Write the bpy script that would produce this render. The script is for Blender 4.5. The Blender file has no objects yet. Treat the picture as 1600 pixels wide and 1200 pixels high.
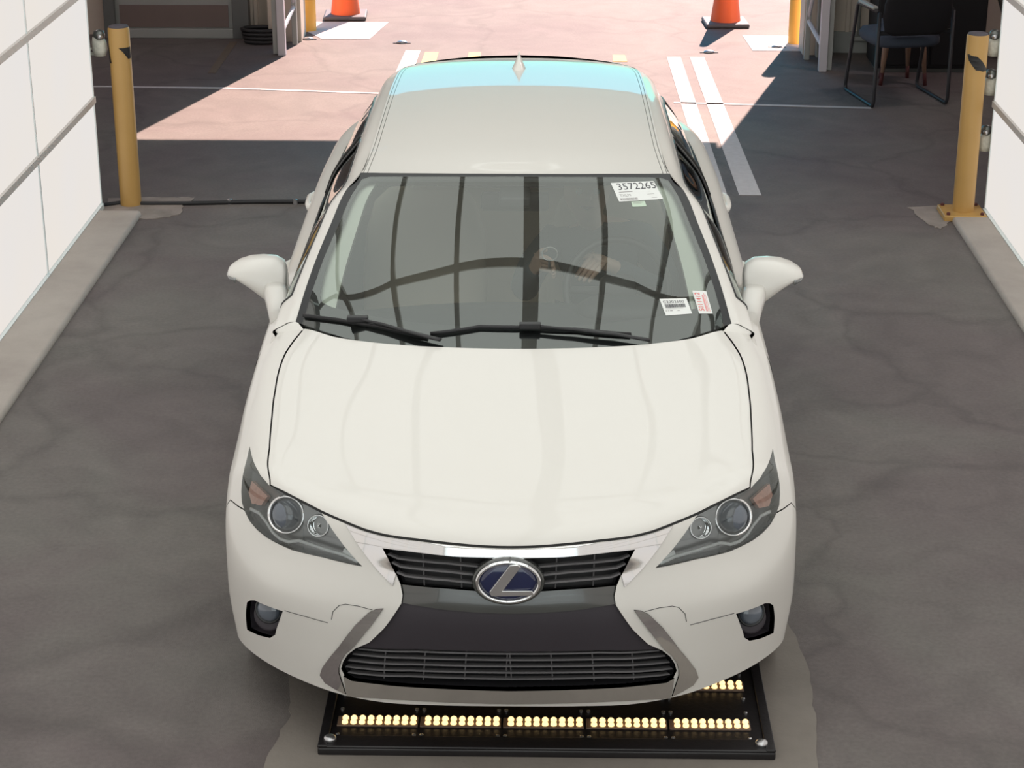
import bpy, bmesh, math, random, json
import numpy as np
from mathutils import Vector, Matrix, Euler
from mathutils.geometry import delaunay_2d_cdt
random.seed(4)
SC = bpy.context.scene; COL = SC.collection
R = math.radians

# ---------------------------------------------------------------- camera, world, sun, exposure
cam_d = bpy.data.cameras.new('camera'); cam = bpy.data.objects.new('camera', cam_d); COL.objects.link(cam)
cam.location = (0, 0, 3.22502); cam.rotation_euler = (math.pi/2-.37451, 0, .020449)
cam_d.sensor_width = 36; cam_d.lens = 36*3094.42/1600; cam_d.clip_end = 500
SC.camera = cam
wd = bpy.data.worlds.new('sky'); SC.world = wd; wd.use_nodes = True
nt = wd.node_tree; bg = nt.nodes['Background']
sky = nt.nodes.new('ShaderNodeTexSky'); sky.sky_type = 'NISHITA'; sky.sun_disc = False
sky.sun_elevation = R(38); sky.sun_rotation = R(15); sky.air_density = 1.0; sky.dust_density = .3; sky.ozone_density = 1.5
tint = nt.nodes.new('ShaderNodeMix'); tint.data_type = 'RGBA'; tint.blend_type = 'MULTIPLY'; tint.inputs[0].default_value = 1
nt.links.new(sky.outputs[0], tint.inputs[6]); tint.inputs[7].default_value = (.17, .85, 1, 1)
nt.links.new(tint.outputs[2], bg.inputs[0]); bg.inputs[1].default_value = .19
sun_d = bpy.data.lights.new('sun', 'SUN'); sun = bpy.data.objects.new('sun', sun_d); COL.objects.link(sun)
sun_d.energy = 13.5; sun_d.angle = R(.5); sun_d.color = (1, .70, .60)
sd = Vector((-.277, -1, 0)).normalized()*math.cos(R(38))+Vector((0, 0, -math.sin(R(38))))
sun.rotation_euler = sd.to_track_quat('-Z', 'Y').to_euler(); sun.location = (5, 22, 12)
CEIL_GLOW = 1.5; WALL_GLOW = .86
vs = SC.view_settings; vs.view_transform = 'Standard'; vs.look = 'None'; vs.exposure = 0; vs.gamma = 1; vs.use_curve_mapping = False
SC.cycles.max_bounces = 10; SC.cycles.transparent_max_bounces = 16; SC.cycles.caustics_reflective = False
SC.cycles.use_denoising = True
SC.cycles.sample_clamp_indirect = 6

class Surf:
    """bicubic (Catmull-Rom) surface through a net of control points, rows along v, columns along u"""
    def __init__(s, net, mirror=False):
        P = np.array(net, float)
        R, C = P.shape[:2]
        g0 = P[:, 1] * [-1, 1, 1] if mirror else 2*P[:, 0]-P[:, 1]
        P = np.concatenate([g0[:, None], P, (2*P[:, -1]-P[:, -2])[:, None]], 1)
        P = np.concatenate([(2*P[0]-P[1])[None], P, (2*P[-1]-P[-2])[None]], 0)
        s.P, s.R, s.C, s.mirror = P, R, C, mirror
    @staticmethod
    def w(t):
        return np.stack([-.5*t+t*t-.5*t**3, 1-2.5*t*t+1.5*t**3, .5*t+2*t*t-1.5*t**3, -.5*t*t+.5*t**3], -1)
    def ev(s, u, v):
        u = np.clip(np.atleast_1d(np.asarray(u, float)), -.02, s.C-1); v = np.clip(np.atleast_1d(np.asarray(v, float)), 0, s.R-1)
        i = np.clip(np.floor(u).astype(int), 0, s.C-2); j = np.clip(np.floor(v).astype(int), 0, s.R-2)
        wu = s.w(u-i); wv = s.w(v-j)
        out = np.zeros((len(u), 3))
        for a in range(4):
            for b in range(4):
                out += (wv[:, a]*wu[:, b])[:, None]*s.P[j+a, i+b]
        return out
    def nrm(s, u, v, e=.01):
        u = np.atleast_1d(np.asarray(u, float)); v = np.atleast_1d(np.asarray(v, float))
        du = s.ev(np.minimum(u+e, s.C-1), v)-s.ev(np.maximum(u-e, -.02 if s.mirror else 0), v)
        dv = s.ev(u, np.minimum(v+e, s.R-1))-s.ev(u, np.maximum(v-e, 0))
        n = np.cross(du, dv)
        if s.mirror: n[u < 1e-6, 0] = 0
        return n/(np.linalg.norm(n, axis=1)[:, None]+1e-12)

DATA = json.loads('''{"nets":{"FRONT":[[[0.0,0.11,0.2],[0.2,0.113,0.2],[0.37,0.128,0.2],[0.52,0.175,0.205],[0.66,0.265,0.21],[0.77,0.365,0.215],[0.845,0.47,0.22],[0.868,0.56,0.23]],[[0.0,0.078,0.35],[0.2,0.085,0.35],[0.37,0.107,0.35],[0.54,0.17,0.35],[0.7,0.276,0.35],[0.8,0.378,0.35],[0.862,0.475,0.35],[0.882,0.545,0.35]],[[0.0,0.062,0.5],[0.2,0.072,0.5],[0.36,0.1,0.5],[0.54,0.165,0.5],[0.7,0.26,0.5],[0.805,0.365,0.5],[0.868,0.475,0.49],[0.887,0.58,0.48]],[[0.0,0.085,0.62],[0.2,0.095,0.62],[0.37,0.13,0.62],[0.54,0.2,0.62],[0.7,0.305,0.62],[0.81,0.41,0.62],[0.873,0.52,0.61],[0.889,0.645,0.585]],[[0.0,0.11,0.735],[0.2,0.125,0.74],[0.37,0.165,0.748],[0.54,0.25,0.765],[0.69,0.355,0.785],[0.8,0.49,0.765],[0.873,0.62,0.7],[0.889,0.75,0.655]],[[0.0,0.22,0.782],[0.2,0.235,0.786],[0.38,0.28,0.795],[0.56,0.37,0.808],[0.725,0.48,0.82],[0.812,0.6,0.79],[0.876,0.73,0.72],[0.889,0.89,0.675]],[[0.0,0.42,0.842],[0.2,0.43,0.846],[0.4,0.46,0.85],[0.58,0.53,0.856],[0.745,0.65,0.858],[0.822,0.74,0.825],[0.877,0.85,0.745],[0.888,1.02,0.645]],[[0.0,0.66,0.903],[0.2,0.67,0.906],[0.4,0.69,0.908],[0.58,0.74,0.907],[0.755,0.84,0.9],[0.826,0.9,0.865],[0.877,0.98,0.77],[0.887,1.14,0.55]],[[0.0,0.86,0.95],[0.2,0.87,0.952],[0.4,0.89,0.953],[0.58,0.95,0.948],[0.745,1.03,0.938],[0.822,1.08,0.9],[0.876,1.11,0.78],[0.886,1.2,0.42]],[[0.0,1.026,0.985],[0.2,1.035,0.985],[0.4,1.065,0.985],[0.575,1.137,0.98],[0.703,1.236,0.975],[0.795,1.245,0.94],[0.874,1.25,0.8],[0.884,1.25,0.27]]],"SB":[[[0.795,1.245,0.94],[0.8533,1.245,0.88],[0.876,1.245,0.795],[0.887,1.245,0.62],[0.887,1.245,0.43],[0.87,1.245,0.25]],[[0.787,1.5,0.958],[0.8511,1.5,0.898],[0.876,1.5,0.804],[0.887,1.5,0.62],[0.887,1.5,0.43],[0.87,1.5,0.25]],[[0.786,2.0,0.98],[0.8508,2.0,0.92],[0.876,2.0,0.815],[0.887,2.0,0.62],[0.887,2.0,0.43],[0.87,2.0,0.25]],[[0.778,2.6,1.0],[0.8486,2.6,0.94],[0.876,2.6,0.825],[0.887,2.6,0.62],[0.887,2.6,0.43],[0.87,2.6,0.25]],[[0.76,3.15,1.02],[0.8435,3.15,0.96],[0.876,3.15,0.835],[0.887,3.15,0.62],[0.887,3.15,0.43],[0.87,3.15,0.25]],[[0.74,3.49,1.03],[0.8322,3.49,0.97],[0.868,3.49,0.84],[0.879,3.49,0.62],[0.879,3.49,0.43],[0.862,3.49,0.25]],[[0.705,3.85,1.035],[0.8094,3.85,0.975],[0.85,3.85,0.8425],[0.861,3.85,0.62],[0.861,3.85,0.43],[0.844,3.85,0.25]],[[0.66,4.08,1.03],[0.75,4.08,0.97],[0.79,4.08,0.82],[0.81,4.1,0.62],[0.815,4.12,0.43],[0.8,4.12,0.27]],[[0.54,4.2,1.03],[0.6,4.23,0.96],[0.62,4.25,0.82],[0.64,4.29,0.62],[0.64,4.3,0.43],[0.63,4.29,0.28]],[[0.27,4.25,1.03],[0.3,4.285,0.96],[0.31,4.3,0.82],[0.32,4.345,0.62],[0.32,4.355,0.43],[0.31,4.34,0.28]],[[0.0,4.265,1.03],[0.0,4.3,0.96],[0.0,4.315,0.82],[0.0,4.36,0.62],[0.0,4.37,0.43],[0.0,4.355,0.28]]],"GS":[[[0.7312,1.2756,0.985],[0.7542,1.2724,0.9847],[0.7735,1.2686,0.9755],[0.8067,1.2563,0.9588],[0.796,1.244,0.942]],[[0.706,1.3887,1.067],[0.7309,1.3958,1.0601],[0.7525,1.4044,1.0428],[0.7932,1.4322,0.9999],[0.79,1.46,0.957]],[[0.6761,1.5044,1.144],[0.7037,1.5188,1.1305],[0.7285,1.5365,1.1051],[0.7797,1.5932,1.036],[0.787,1.65,0.967]],[[0.6394,1.629,1.221],[0.6705,1.6509,1.2006],[0.6996,1.6776,1.1669],[0.7648,1.7638,1.0709],[0.786,1.85,0.975]],[[0.602,1.7579,1.295],[0.6368,1.7819,1.2678],[0.6705,1.8112,1.2257],[0.7502,1.9056,1.1029],[0.786,2.0,0.98]],[[0.5483,1.8369,1.348],[0.5883,1.8679,1.3161],[0.6282,1.9058,1.2681],[0.7281,2.0279,1.1266],[0.784,2.15,0.985]],[[0.53,2.073,1.375],[0.578,2.073,1.345],[0.616,2.073,1.28],[0.7205,2.2115,1.135],[0.781,2.35,0.99]],[[0.523,2.348,1.393],[0.571,2.348,1.363],[0.609,2.348,1.298],[0.7155,2.474,1.149],[0.778,2.6,1.0]],[[0.521,2.712,1.396],[0.569,2.712,1.366],[0.607,2.712,1.301],[0.71,2.806,1.1555],[0.769,2.9,1.01]],[[0.52,3.094,1.385],[0.568,3.094,1.355],[0.606,3.094,1.29],[0.7045,3.137,1.155],[0.759,3.18,1.02]],[[0.512,3.4,1.37],[0.56,3.4,1.34],[0.598,3.4,1.275],[0.69,3.45,1.1525],[0.738,3.5,1.03]],[[0.475,3.55,1.36],[0.481,3.5841,1.3452],[0.525,3.6675,1.278],[0.611,3.8548,1.155],[0.675,4.02,1.032]],[[0.36,3.585,1.375],[0.3654,3.6234,1.3596],[0.405,3.7388,1.2888],[0.4725,3.9914,1.1594],[0.54,4.2,1.03]],[[0.18,3.6,1.39],[0.1827,3.6395,1.3742],[0.2025,3.7625,1.3],[0.2362,4.0282,1.165],[0.27,4.25,1.03]],[[0.0,3.605,1.395],[0.0,3.6448,1.3791],[0.0,3.77,1.3038],[0.0,4.0395,1.1669],[0.0,4.265,1.03]]],"ROOF":[[[0.0,1.74,1.372],[0.1645,1.7469,1.3707],[0.329,1.7715,1.365],[0.4661,1.8078,1.3558],[0.5483,1.8369,1.348]],[[0.0,1.98,1.406],[0.159,1.9866,1.4043],[0.318,2.0102,1.3969],[0.4505,2.045,1.385],[0.53,2.073,1.375]],[[0.0,2.3,1.43],[0.1569,2.3034,1.4279],[0.3138,2.3156,1.4191],[0.4446,2.3336,1.405],[0.523,2.348,1.393]],[[0.0,2.7,1.436],[0.1563,2.7008,1.4338],[0.3126,2.7039,1.4243],[0.4428,2.7084,1.4089],[0.521,2.712,1.396]],[[0.0,3.08,1.42],[0.156,3.081,1.4181],[0.312,3.0846,1.4097],[0.442,3.0898,1.3963],[0.52,3.094,1.385]],[[0.0,3.41,1.4],[0.1536,3.4093,1.3983],[0.3072,3.4067,1.3912],[0.4352,3.403,1.3797],[0.512,3.4,1.37]],[[0.0,3.605,1.381],[0.1425,3.6011,1.3798],[0.285,3.5871,1.3748],[0.4038,3.5665,1.3668],[0.475,3.55,1.36]]],"WS":[[[0.0,1.0,0.955],[0.2194,1.022,0.9574],[0.4387,1.0943,0.9653],[0.6215,1.1959,0.9763],[0.7312,1.2756,0.985]],[[0.0,1.1672,1.0492],[0.2118,1.1848,1.0506],[0.4236,1.243,1.0553],[0.6001,1.3247,1.0619],[0.706,1.3887,1.067]],[[0.0,1.3241,1.1377],[0.2028,1.3385,1.1382],[0.4056,1.3858,1.1398],[0.5747,1.4523,1.1422],[0.6761,1.5044,1.144]],[[0.0,1.4811,1.2261],[0.1918,1.4929,1.2257],[0.3836,1.5317,1.2244],[0.5435,1.5862,1.2225],[0.6394,1.629,1.221]],[[0.0,1.632,1.3111],[0.1806,1.642,1.3098],[0.3612,1.6751,1.3056],[0.5117,1.7215,1.2997],[0.602,1.7579,1.295]],[[0.0,1.74,1.372],[0.1645,1.7477,1.3701],[0.329,1.7732,1.3638],[0.4661,1.8089,1.3549],[0.5483,1.8369,1.348]]]},"F":{"hood_in":[[0,3.92],[0.3978,3.9213],[0.8545,3.9348],[1.368,3.9455],[1.9294,3.9227],[2.2584,3.9282],[2.591,3.966],[3.0262,4.0033],[3.3113,4.0377],[3.7527,4.0598],[4.1604,4.0699],[4.1154,4.4719],[3.9693,5.449],[3.9404,6.3716],[3.9514,7.09],[3.9978,7.7728],[4.033,8.2631],[4.0129,8.6354],[3.95,9.0]],"hood_out":[[0,3.8504],[0.3997,3.8522],[0.8581,3.8668],[1.3735,3.8787],[1.9379,3.8581],[2.2732,3.8643],[2.6101,3.9016],[3.0495,3.9374],[3.3382,3.9681],[3.7856,3.9878],[4.1968,4.0298],[4.1695,4.4372],[4.0118,5.4372],[3.9816,6.3668],[3.993,7.0925],[4.0458,7.7847],[4.0897,8.2848],[4.0718,8.6643],[4.0,9.0]],"headlight":[[3.056,3.9444],[2.8398,3.67],[2.6067,3.4186],[2.3141,3.1251],[2.5505,3.1215],[3.017,3.1251],[3.3158,3.1022],[3.6244,3.0808],[3.8981,3.1008],[4.1867,3.1317],[4.4674,3.1866],[4.7337,3.2688],[4.9236,3.3741],[5.0892,3.5045],[5.1644,3.6875],[5.1811,3.894],[5.0818,4.46],[4.8795,5.3498],[4.6788,4.8688],[4.5827,4.5083],[4.4615,4.2087],[4.2,4.024],[3.7777,3.994],[3.3316,3.9741]],"chrome_top":[[2.6054,3.8895],[2.2694,3.8518],[1.9356,3.8449],[1.3718,3.8646],[0.8569,3.8523],[0.3991,3.8373],[0.0,3.8353]],"chrome_side":[[2.6054,3.8895],[2.403,3.5777],[2.1014,3.1859],[1.7905,2.7916]],"grille_top":[[0.0,3.5921],[0.4436,3.6018],[0.7904,3.5975],[1.2409,3.6134],[1.5944,3.616],[1.9567,3.5965]],"grille_side":[[1.9567,3.5965],[1.8543,3.3864],[1.7215,3.0735],[1.6507,2.8288],[1.6309,2.5829],[1.6688,2.3741]],"band_top":[[1.6507,2.8288],[0.8588,2.8071],[0.3993,2.7693],[0.0,2.7469]],"band_bot":[[1.6688,2.3741],[0.8577,2.2697],[0.3977,2.2348],[0.0,2.2224]],"chrome_close":[[1.7905,2.7916],[1.7215,3.0735]],"low_side":[[1.6688,2.3741],[1.999,1.7396],[2.2333,1.3819],[2.4695,1.1926],[2.6087,1.0181],[2.7043,0.8269],[2.7617,0.643],[2.7194,0.502],[2.5796,0.4325]],"plate_bot":[[2.4695,1.1926],[1.3994,1.296],[0.5858,1.3048],[0.0,1.3073]],"low_bot":[[2.5796,0.4325],[2.0957,0.4639],[1.6326,0.4651],[0.5961,0.444],[0.0,0.4247]],"strip_bot":[[2.725,0.0201],[2.1143,0.1054],[1.6411,0.1282],[0.5999,0.0981],[0.0,0.0843]],"strip_side":[[2.725,0.0201],[2.7194,0.502]],"blade":[[2.0064,2.2027],[2.1286,2.1628],[2.26,2.051],[2.4786,1.7099],[2.7506,1.1688],[3.1238,0.5688],[3.2229,0.3481],[3.1527,0.1916],[2.9541,0.1062],[2.7484,0.0445],[2.789,0.3734],[2.8076,0.5373],[2.7892,0.6653],[2.7317,0.8491],[2.6304,1.0418],[2.4916,1.2232],[2.2367,1.7221]],"fog":[[4.9405,1.3638],[4.7823,1.4685],[4.5959,1.5401],[3.7961,1.5962],[3.8967,1.2969],[4.0552,0.9285],[4.2552,0.7736],[4.6767,0.6674],[5.2406,0.5801],[5.1022,1.0115]],"tow":[[2.8758,1.7323],[2.8519,1.912],[2.7406,2.0917],[2.6332,2.1526],[2.4237,2.1626],[2.1943,2.1258]],"fb":[[4.7808,3.3931],[5.2448,3.4174],[5.7292,3.4877]],"crease":[[3.7542,1.628],[3.3168,1.6479],[2.9445,1.6408]],"slats":[[[1.8883,3.4478],[1.7071,3.3859],[0.8576,3.3828],[0.4263,3.3426],[0.0,3.3269]],[[1.8206,3.2828],[1.6627,3.2116],[0.8585,3.1912],[0.4536,3.143],[0.0,3.1253]],[[1.744,3.0844],[1.5755,3.0219],[0.859,2.9945],[0.4806,2.9554],[0.0,2.9367]]],"lslats":[[[2.4476,1.1326],[1.3987,1.2232],[0.5869,1.2308],[0.0,1.2329]],[[2.5531,0.9884],[1.5111,1.0662],[0.5889,1.0805],[0.0,1.0819]],[[2.6466,0.813],[1.5114,0.9146],[0.5907,0.9261],[0.0,0.9266]],[[2.7131,0.642],[1.5132,0.7596],[0.5925,0.7681],[0.0,0.7677]],[[2.6807,0.513],[1.5157,0.6179],[0.5942,0.6153],[0.0,0.6056]]],"gvert":[[[1.2947,3.5768],[1.2696,2.7527]],[[0.6973,3.6539],[0.671,2.804]]],"lvert":[[[1.9823,1.185],[2.0278,0.4133]],[[1.2532,1.2631],[1.2967,0.489]],[[0.6042,1.3039],[0.6419,0.524]],[[0.0125,1.3214],[0.0426,0.5391]]],"proj":[3.826,3.5954],"refl":[3.1942,3.6191],"amber":[[4.9397,3.9454],[5.0274,3.7016],[4.8591,3.5323],[4.5295,3.5614],[4.3607,3.7645],[4.6374,3.8457]],"wtip":[[2.6526,3.3935],[2.5723,3.3551],[2.3696,3.1656],[2.55,3.1863],[2.6987,3.2479]],"hstrip":[[4.7708,3.4567],[4.4703,3.4539],[4.2506,3.3678],[4.0661,3.2516],[3.8904,3.1929],[3.6958,3.1961],[3.494,3.2805],[3.1995,3.2836],[2.6641,3.2693],[2.403,3.1969]],"emb":[0.0,3.0782],"foglamp":[4.3077,1.3627],"seed":{"hood":[1.9535,6.8535],"bumper":[3.3081,2.3097],"fender":[4.8629,6.3469],"headlight":[3.4471,3.3494],"grille":[1.0549,3.2602],"chrome":[0.8566,3.7262],"band":[0.858,2.5062],"plate":[0.8605,1.8138],"lower":[0.8748,0.9269],"strip":[0.8848,0.2844],"blade":[2.9445,0.5093],"fog":[4.388,1.1314]}},"W":{"frame":[[0,4.8811],[1.3987,4.8627],[2.7189,4.8245],[3.4046,4.7876],[3.6619,4.6478],[3.6112,4.1832],[3.6756,3.032],[3.7253,2.0431],[3.7406,1.0574],[3.753,0.0726],[3.7854,0]],"frit":[[0,4.7065],[1.3705,4.6822],[3.0036,4.6097],[3.3647,4.5294],[3.4925,4.3056],[3.514,3.2412],[3.5541,2.1656],[3.5234,1.4886],[3.4478,0.9325],[3.3157,0.7439],[3.0218,0.6933],[1.997,0.7066],[0.996,0.733],[0,0.7498]],"wiperA":[[3.7528,0.2004],[2.7757,0.3563],[2.072,0.4209],[1.5514,0.3827],[1.281,0.3654]],"wiperAarm":[[2.3923,0.4508],[1.9639,0.4339],[1.5488,0.3535],[1.0633,0.2583]],"wiperB":[[1.7676,0.3241],[0.9636,0.5877],[0.2821,0.6753],[-0.5004,0.6759],[-1.238,0.4318]],"wiperBarm":[[0.2625,0.6613],[0.9606,0.5155],[1.5232,0.3199],[2.0219,0.0606]],"st":[[[1.9498,4.574],[3.0368,4.6221],[3.0184,3.8669],[1.9849,3.8562]],[[2.2386,3.8399],[2.5347,3.8384],[2.5426,3.6775],[2.2365,3.6825]],[[2.3434,1.1063],[2.8582,0.986],[2.9074,0.5571],[2.4002,0.6585]],[[3.0317,1.1593],[3.4319,1.0547],[3.4526,0.4153],[3.0681,0.5131]]]},"mir":[[0.8231,1.0544,0.9094],[0.852,1.071,0.9285],[0.8969,1.0732,0.9571],[0.942,1.0683,0.9832],[0.9828,1.0538,1.0045],[1.0103,1.0297,1.0234],[1.0185,1.0104,1.0305]],"emblem":[-0.0045,0.091,0.625]}''')

# ---------------------------------------------------------------- materials
def mat(name, col, rough=.5, metal=0, coat=0, var=.06, vscale=8, bump=0, bscale=200, emit=0, alpha=None, ior=1.5, spec=None):
    m = bpy.data.materials.new(name); m.use_nodes = True
    n = m.node_tree.nodes; l = m.node_tree.links; b = n['Principled BSDF']
    tc = n.new('ShaderNodeTexCoord'); nz = n.new('ShaderNodeTexNoise'); nz.inputs['Scale'].default_value = vscale; nz.inputs['Detail'].default_value = 5
    l.new(tc.outputs['Object'], nz.inputs['Vector'])
    mx = n.new('ShaderNodeMix'); mx.data_type = 'RGBA'
    mx.inputs[6].default_value = (*[c*(1-var) for c in col], 1); mx.inputs[7].default_value = (*[min(1, c*(1+var)) for c in col], 1)
    l.new(nz.outputs['Fac'], mx.inputs[0]); l.new(mx.outputs[2], b.inputs['Base Color'])
    b.inputs['Roughness'].default_value = rough; b.inputs['Metallic'].default_value = metal; b.inputs['IOR'].default_value = ior
    if coat: b.inputs['Coat Weight'].default_value = coat; b.inputs['Coat Roughness'].default_value = .02
    if spec is not None: b.inputs['Specular IOR Level'].default_value = spec
    if bump:
        n2 = n.new('ShaderNodeTexNoise'); n2.inputs['Scale'].default_value = bscale; n2.inputs['Detail'].default_value = 3
        l.new(tc.outputs['Object'], n2.inputs['Vector'])
        bp = n.new('ShaderNodeBump'); bp.inputs['Strength'].default_value = bump; bp.inputs['Distance'].default_value = .01
        l.new(n2.outputs['Fac'], bp.inputs['Height']); l.new(bp.outputs[0], b.inputs['Normal'])
    if emit:
        l.new(mx.outputs[2], b.inputs['Emission Color']); b.inputs['Emission Strength'].default_value = emit
    return m
def glass_mat(name, tint, boost=1.9, rough=0.0):
    """thin sheet: clear transmission plus a fresnel reflection of both faces"""
    m = bpy.data.materials.new(name); m.use_nodes = True; n = m.node_tree.nodes; l = m.node_tree.links
    n.remove(n['Principled BSDF']); out = n['Material Output']
    t = n.new('ShaderNodeBsdfTransparent'); t.inputs[0].default_value = (*tint, 1)
    g = n.new('ShaderNodeBsdfGlossy'); g.inputs['Roughness'].default_value = rough; g.inputs[0].default_value = (.95, 1, .96, 1)
    f = n.new('ShaderNodeFresnel'); f.inputs[0].default_value = 1.5
    k = n.new('ShaderNodeMath'); k.operation = 'MULTIPLY'; k.inputs[1].default_value = boost; k.use_clamp = True
    l.new(f.outputs[0], k.inputs[0]); mx = n.new('ShaderNodeMixShader'); l.new(k.outputs[0], mx.inputs[0])
    l.new(t.outputs[0], mx.inputs[1]); l.new(g.outputs[0], mx.inputs[2]); l.new(mx.outputs[0], out.inputs[0])
    return m
M = {}
M['paint'] = mat('white car paint', (.725, .708, .665), .4, coat=.55, var=.01)
M['gap'] = mat('dark panel gap', (.05, .05, .05), .8)
M['chrome'] = mat('chrome', (.80, .80, .80), .06, 1, var=.02)
M['satin'] = mat('satin dark chrome', (.35, .36, .37), .12, 1, var=.02)
M['black'] = mat('black plastic', (.012, .012, .014), .45, bump=.05)
M['gloss'] = mat('gloss black band', (.05, .052, .048), .15, coat=.8, ior=1.6)
M['matt'] = mat('charcoal bumper plastic', (.034, .029, .036), .5, bump=.05, bscale=400)
M['slat'] = mat('grey black grille slat', (.17, .165, .17), .3)
M['rubber'] = mat('black rubber', (.02, .022, .024), .35)
M['tyre'] = mat('tyre rubber', (.02, .02, .02), .8, bump=.2)
M['alloy'] = mat('alloy wheel', (.55, .55, .56), .25, .9)
M['wind'] = glass_mat('windshield glass', (.92, .97, .94), 2.8)
M['side'] = glass_mat('side glass', (.45, .52, .50), 1.8)
M['lens'] = glass_mat('clear lamp lens', (.93, .95, .96), 1.4)
M['frit'] = mat('black ceramic frit', (.03, .03, .032), .35)
M['amber'] = mat('amber reflector', (.80, .45, .36), .35, coat=.5, var=.3, vscale=60)
M['silver'] = mat('headlight bezel', (.30, .31, .31), .25, .6, var=.15, vscale=20)
M['dlens'] = mat('projector lens', (.12, .14, .17), .05, coat=1)
M['blue'] = mat('emblem blue', (.006, .012, .06), .08, coat=1)
M['beige'] = mat('beige seat leather', (.62, .52, .42), .55, bump=0)
M['dash'] = mat('dark dashboard', (.035, .035, .038), .6, bump=.1)
M['trim'] = mat('pale pillar trim', (.80, .84, .74), .7)
M['head'] = mat('headliner', (.6, .58, .53), .9, bump=.1)
M['carpet'] = mat('car carpet', (.06, .055, .05), .95, bump=.3)
M['skin'] = mat('skin', (.62, .42, .33), .55, var=.08, vscale=20)
M['hair'] = mat('dark hair', (.05, .035, .025), .7, bump=.4, bscale=120)
M['shirt'] = mat('slate blue shirt', (.07, .09, .11), .85, bump=.2)
M['jeans'] = mat('dark trousers', (.03, .035, .05), .9, bump=.2)
M['redl'] = mat('red tail lamp', (.6, .02, .02), .15, coat=1)
M['paper'] = mat('white sticker paper', (.80, .82, .80), .6, var=.01)
M['mint'] = mat('pale green tag', (.55, .68, .55), .6, var=.02)
M['ink'] = mat('grey print ink', (.07, .07, .08), .7)
M['inkl'] = mat('faint print ink', (.35, .33, .33), .7)
M['inkr'] = mat('red print ink', (.75, .06, .05), .7)
M['pink'] = mat('pink print', (.80, .38, .38), .7)
M['frame'] = mat('grey panel rail', (.64, .61, .58), .5, .2)
M['ribg'] = mat('grey ceiling rib', (.62, .62, .58), .6)
M['rdoor'] = mat('backlit white end panel', (.86, .93, .95), .5, emit=1.05)  # emission added to the unseen end wall to light the bumper
M['tubel'] = mat('lamp diffuser', (1, .80, .82), .5, emit=60)  # emitter of the added fill lights
M['edge'] = mat('pale rail edge', (.78, .86, .86), .4, .2)
M['yellow'] = mat('yellow bollard paint', (.50, .30, .095), .42, var=.08, vscale=6)
M['yellowb'] = mat('bright yellow paint', (.95, .52, .10), .45)  # bollard yellow with sunlit brightness put into the colour
M['blackp'] = mat('black paint mark', (.02, .02, .02), .5)
M['cap'] = mat('grey bollard cap', (.09, .085, .10), .7, bump=.3)
M['orange'] = mat('orange cone plastic', (1.0, .16, .045), .45)
M['cbase'] = mat('grey rubber cone base', (.10, .10, .12), .6)
M['steel'] = mat('dark painted steel plate', (.018, .016, .017), .38, .2, var=.5, vscale=5, bump=.08, bscale=60)
M['bolt'] = mat('zinc bolt', (.55, .55, .56), .3, .9)
M['led'] = mat('warm led', (1, .66, .30), .3, emit=1.7)
M['ledb'] = mat('led strip bed', (.16, .11, .08), .5)
M['shed'] = mat('cream corrugated sheet', (.66, .58, .49), .7, var=.12, vscale=3)
M['shedd'] = mat('grey shed roof', (.16, .155, .15), .8)
M['dgrey'] = mat('dark grey frame', (.15, .155, .15), .6)
M['mgrey'] = mat('mid grey painted metal', (.36, .37, .35), .5)
M['brown'] = mat('brown door panel', (.20, .15, .135), .6)
M['wsteel'] = mat('white painted steel', (.60, .58, .62), .45)
M['seatf'] = mat('black office fabric', (.012, .011, .014), .9, bump=.2)
M['seatg'] = mat('blue grey seat fabric', (.055, .07, .10), .85, bump=.2)
M['tube'] = mat('black steel tube', (.03, .03, .035), .5)
M['wood'] = mat('pale tan wood', (.38, .24, .17), .6, var=.2, vscale=14)
M['rust'] = mat('dark red leg tip', (.10, .025, .025), .6)
M['cabinet'] = mat('black cabinet', (.008, .007, .009), .6)
M['ivory'] = mat('ivory housing', (.62, .62, .54), .5, var=.3, vscale=60)
M['ballm'] = mat('grey metal cap', (.16, .17, .16), .3, .6)
M['wpaint'] = mat('white road paint', (.58, .57, .58), .8, var=.15, vscale=25, bump=.3)
M['ypaint'] = mat('yellow road paint', (.70, .56, .22), .8, var=.2, vscale=20)
M['ypaintd'] = mat('worn yellow line', (.16, .125, .09), .8, var=.2, vscale=20)
M['cable'] = mat('black cable', (.02, .02, .022), .6)

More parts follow.
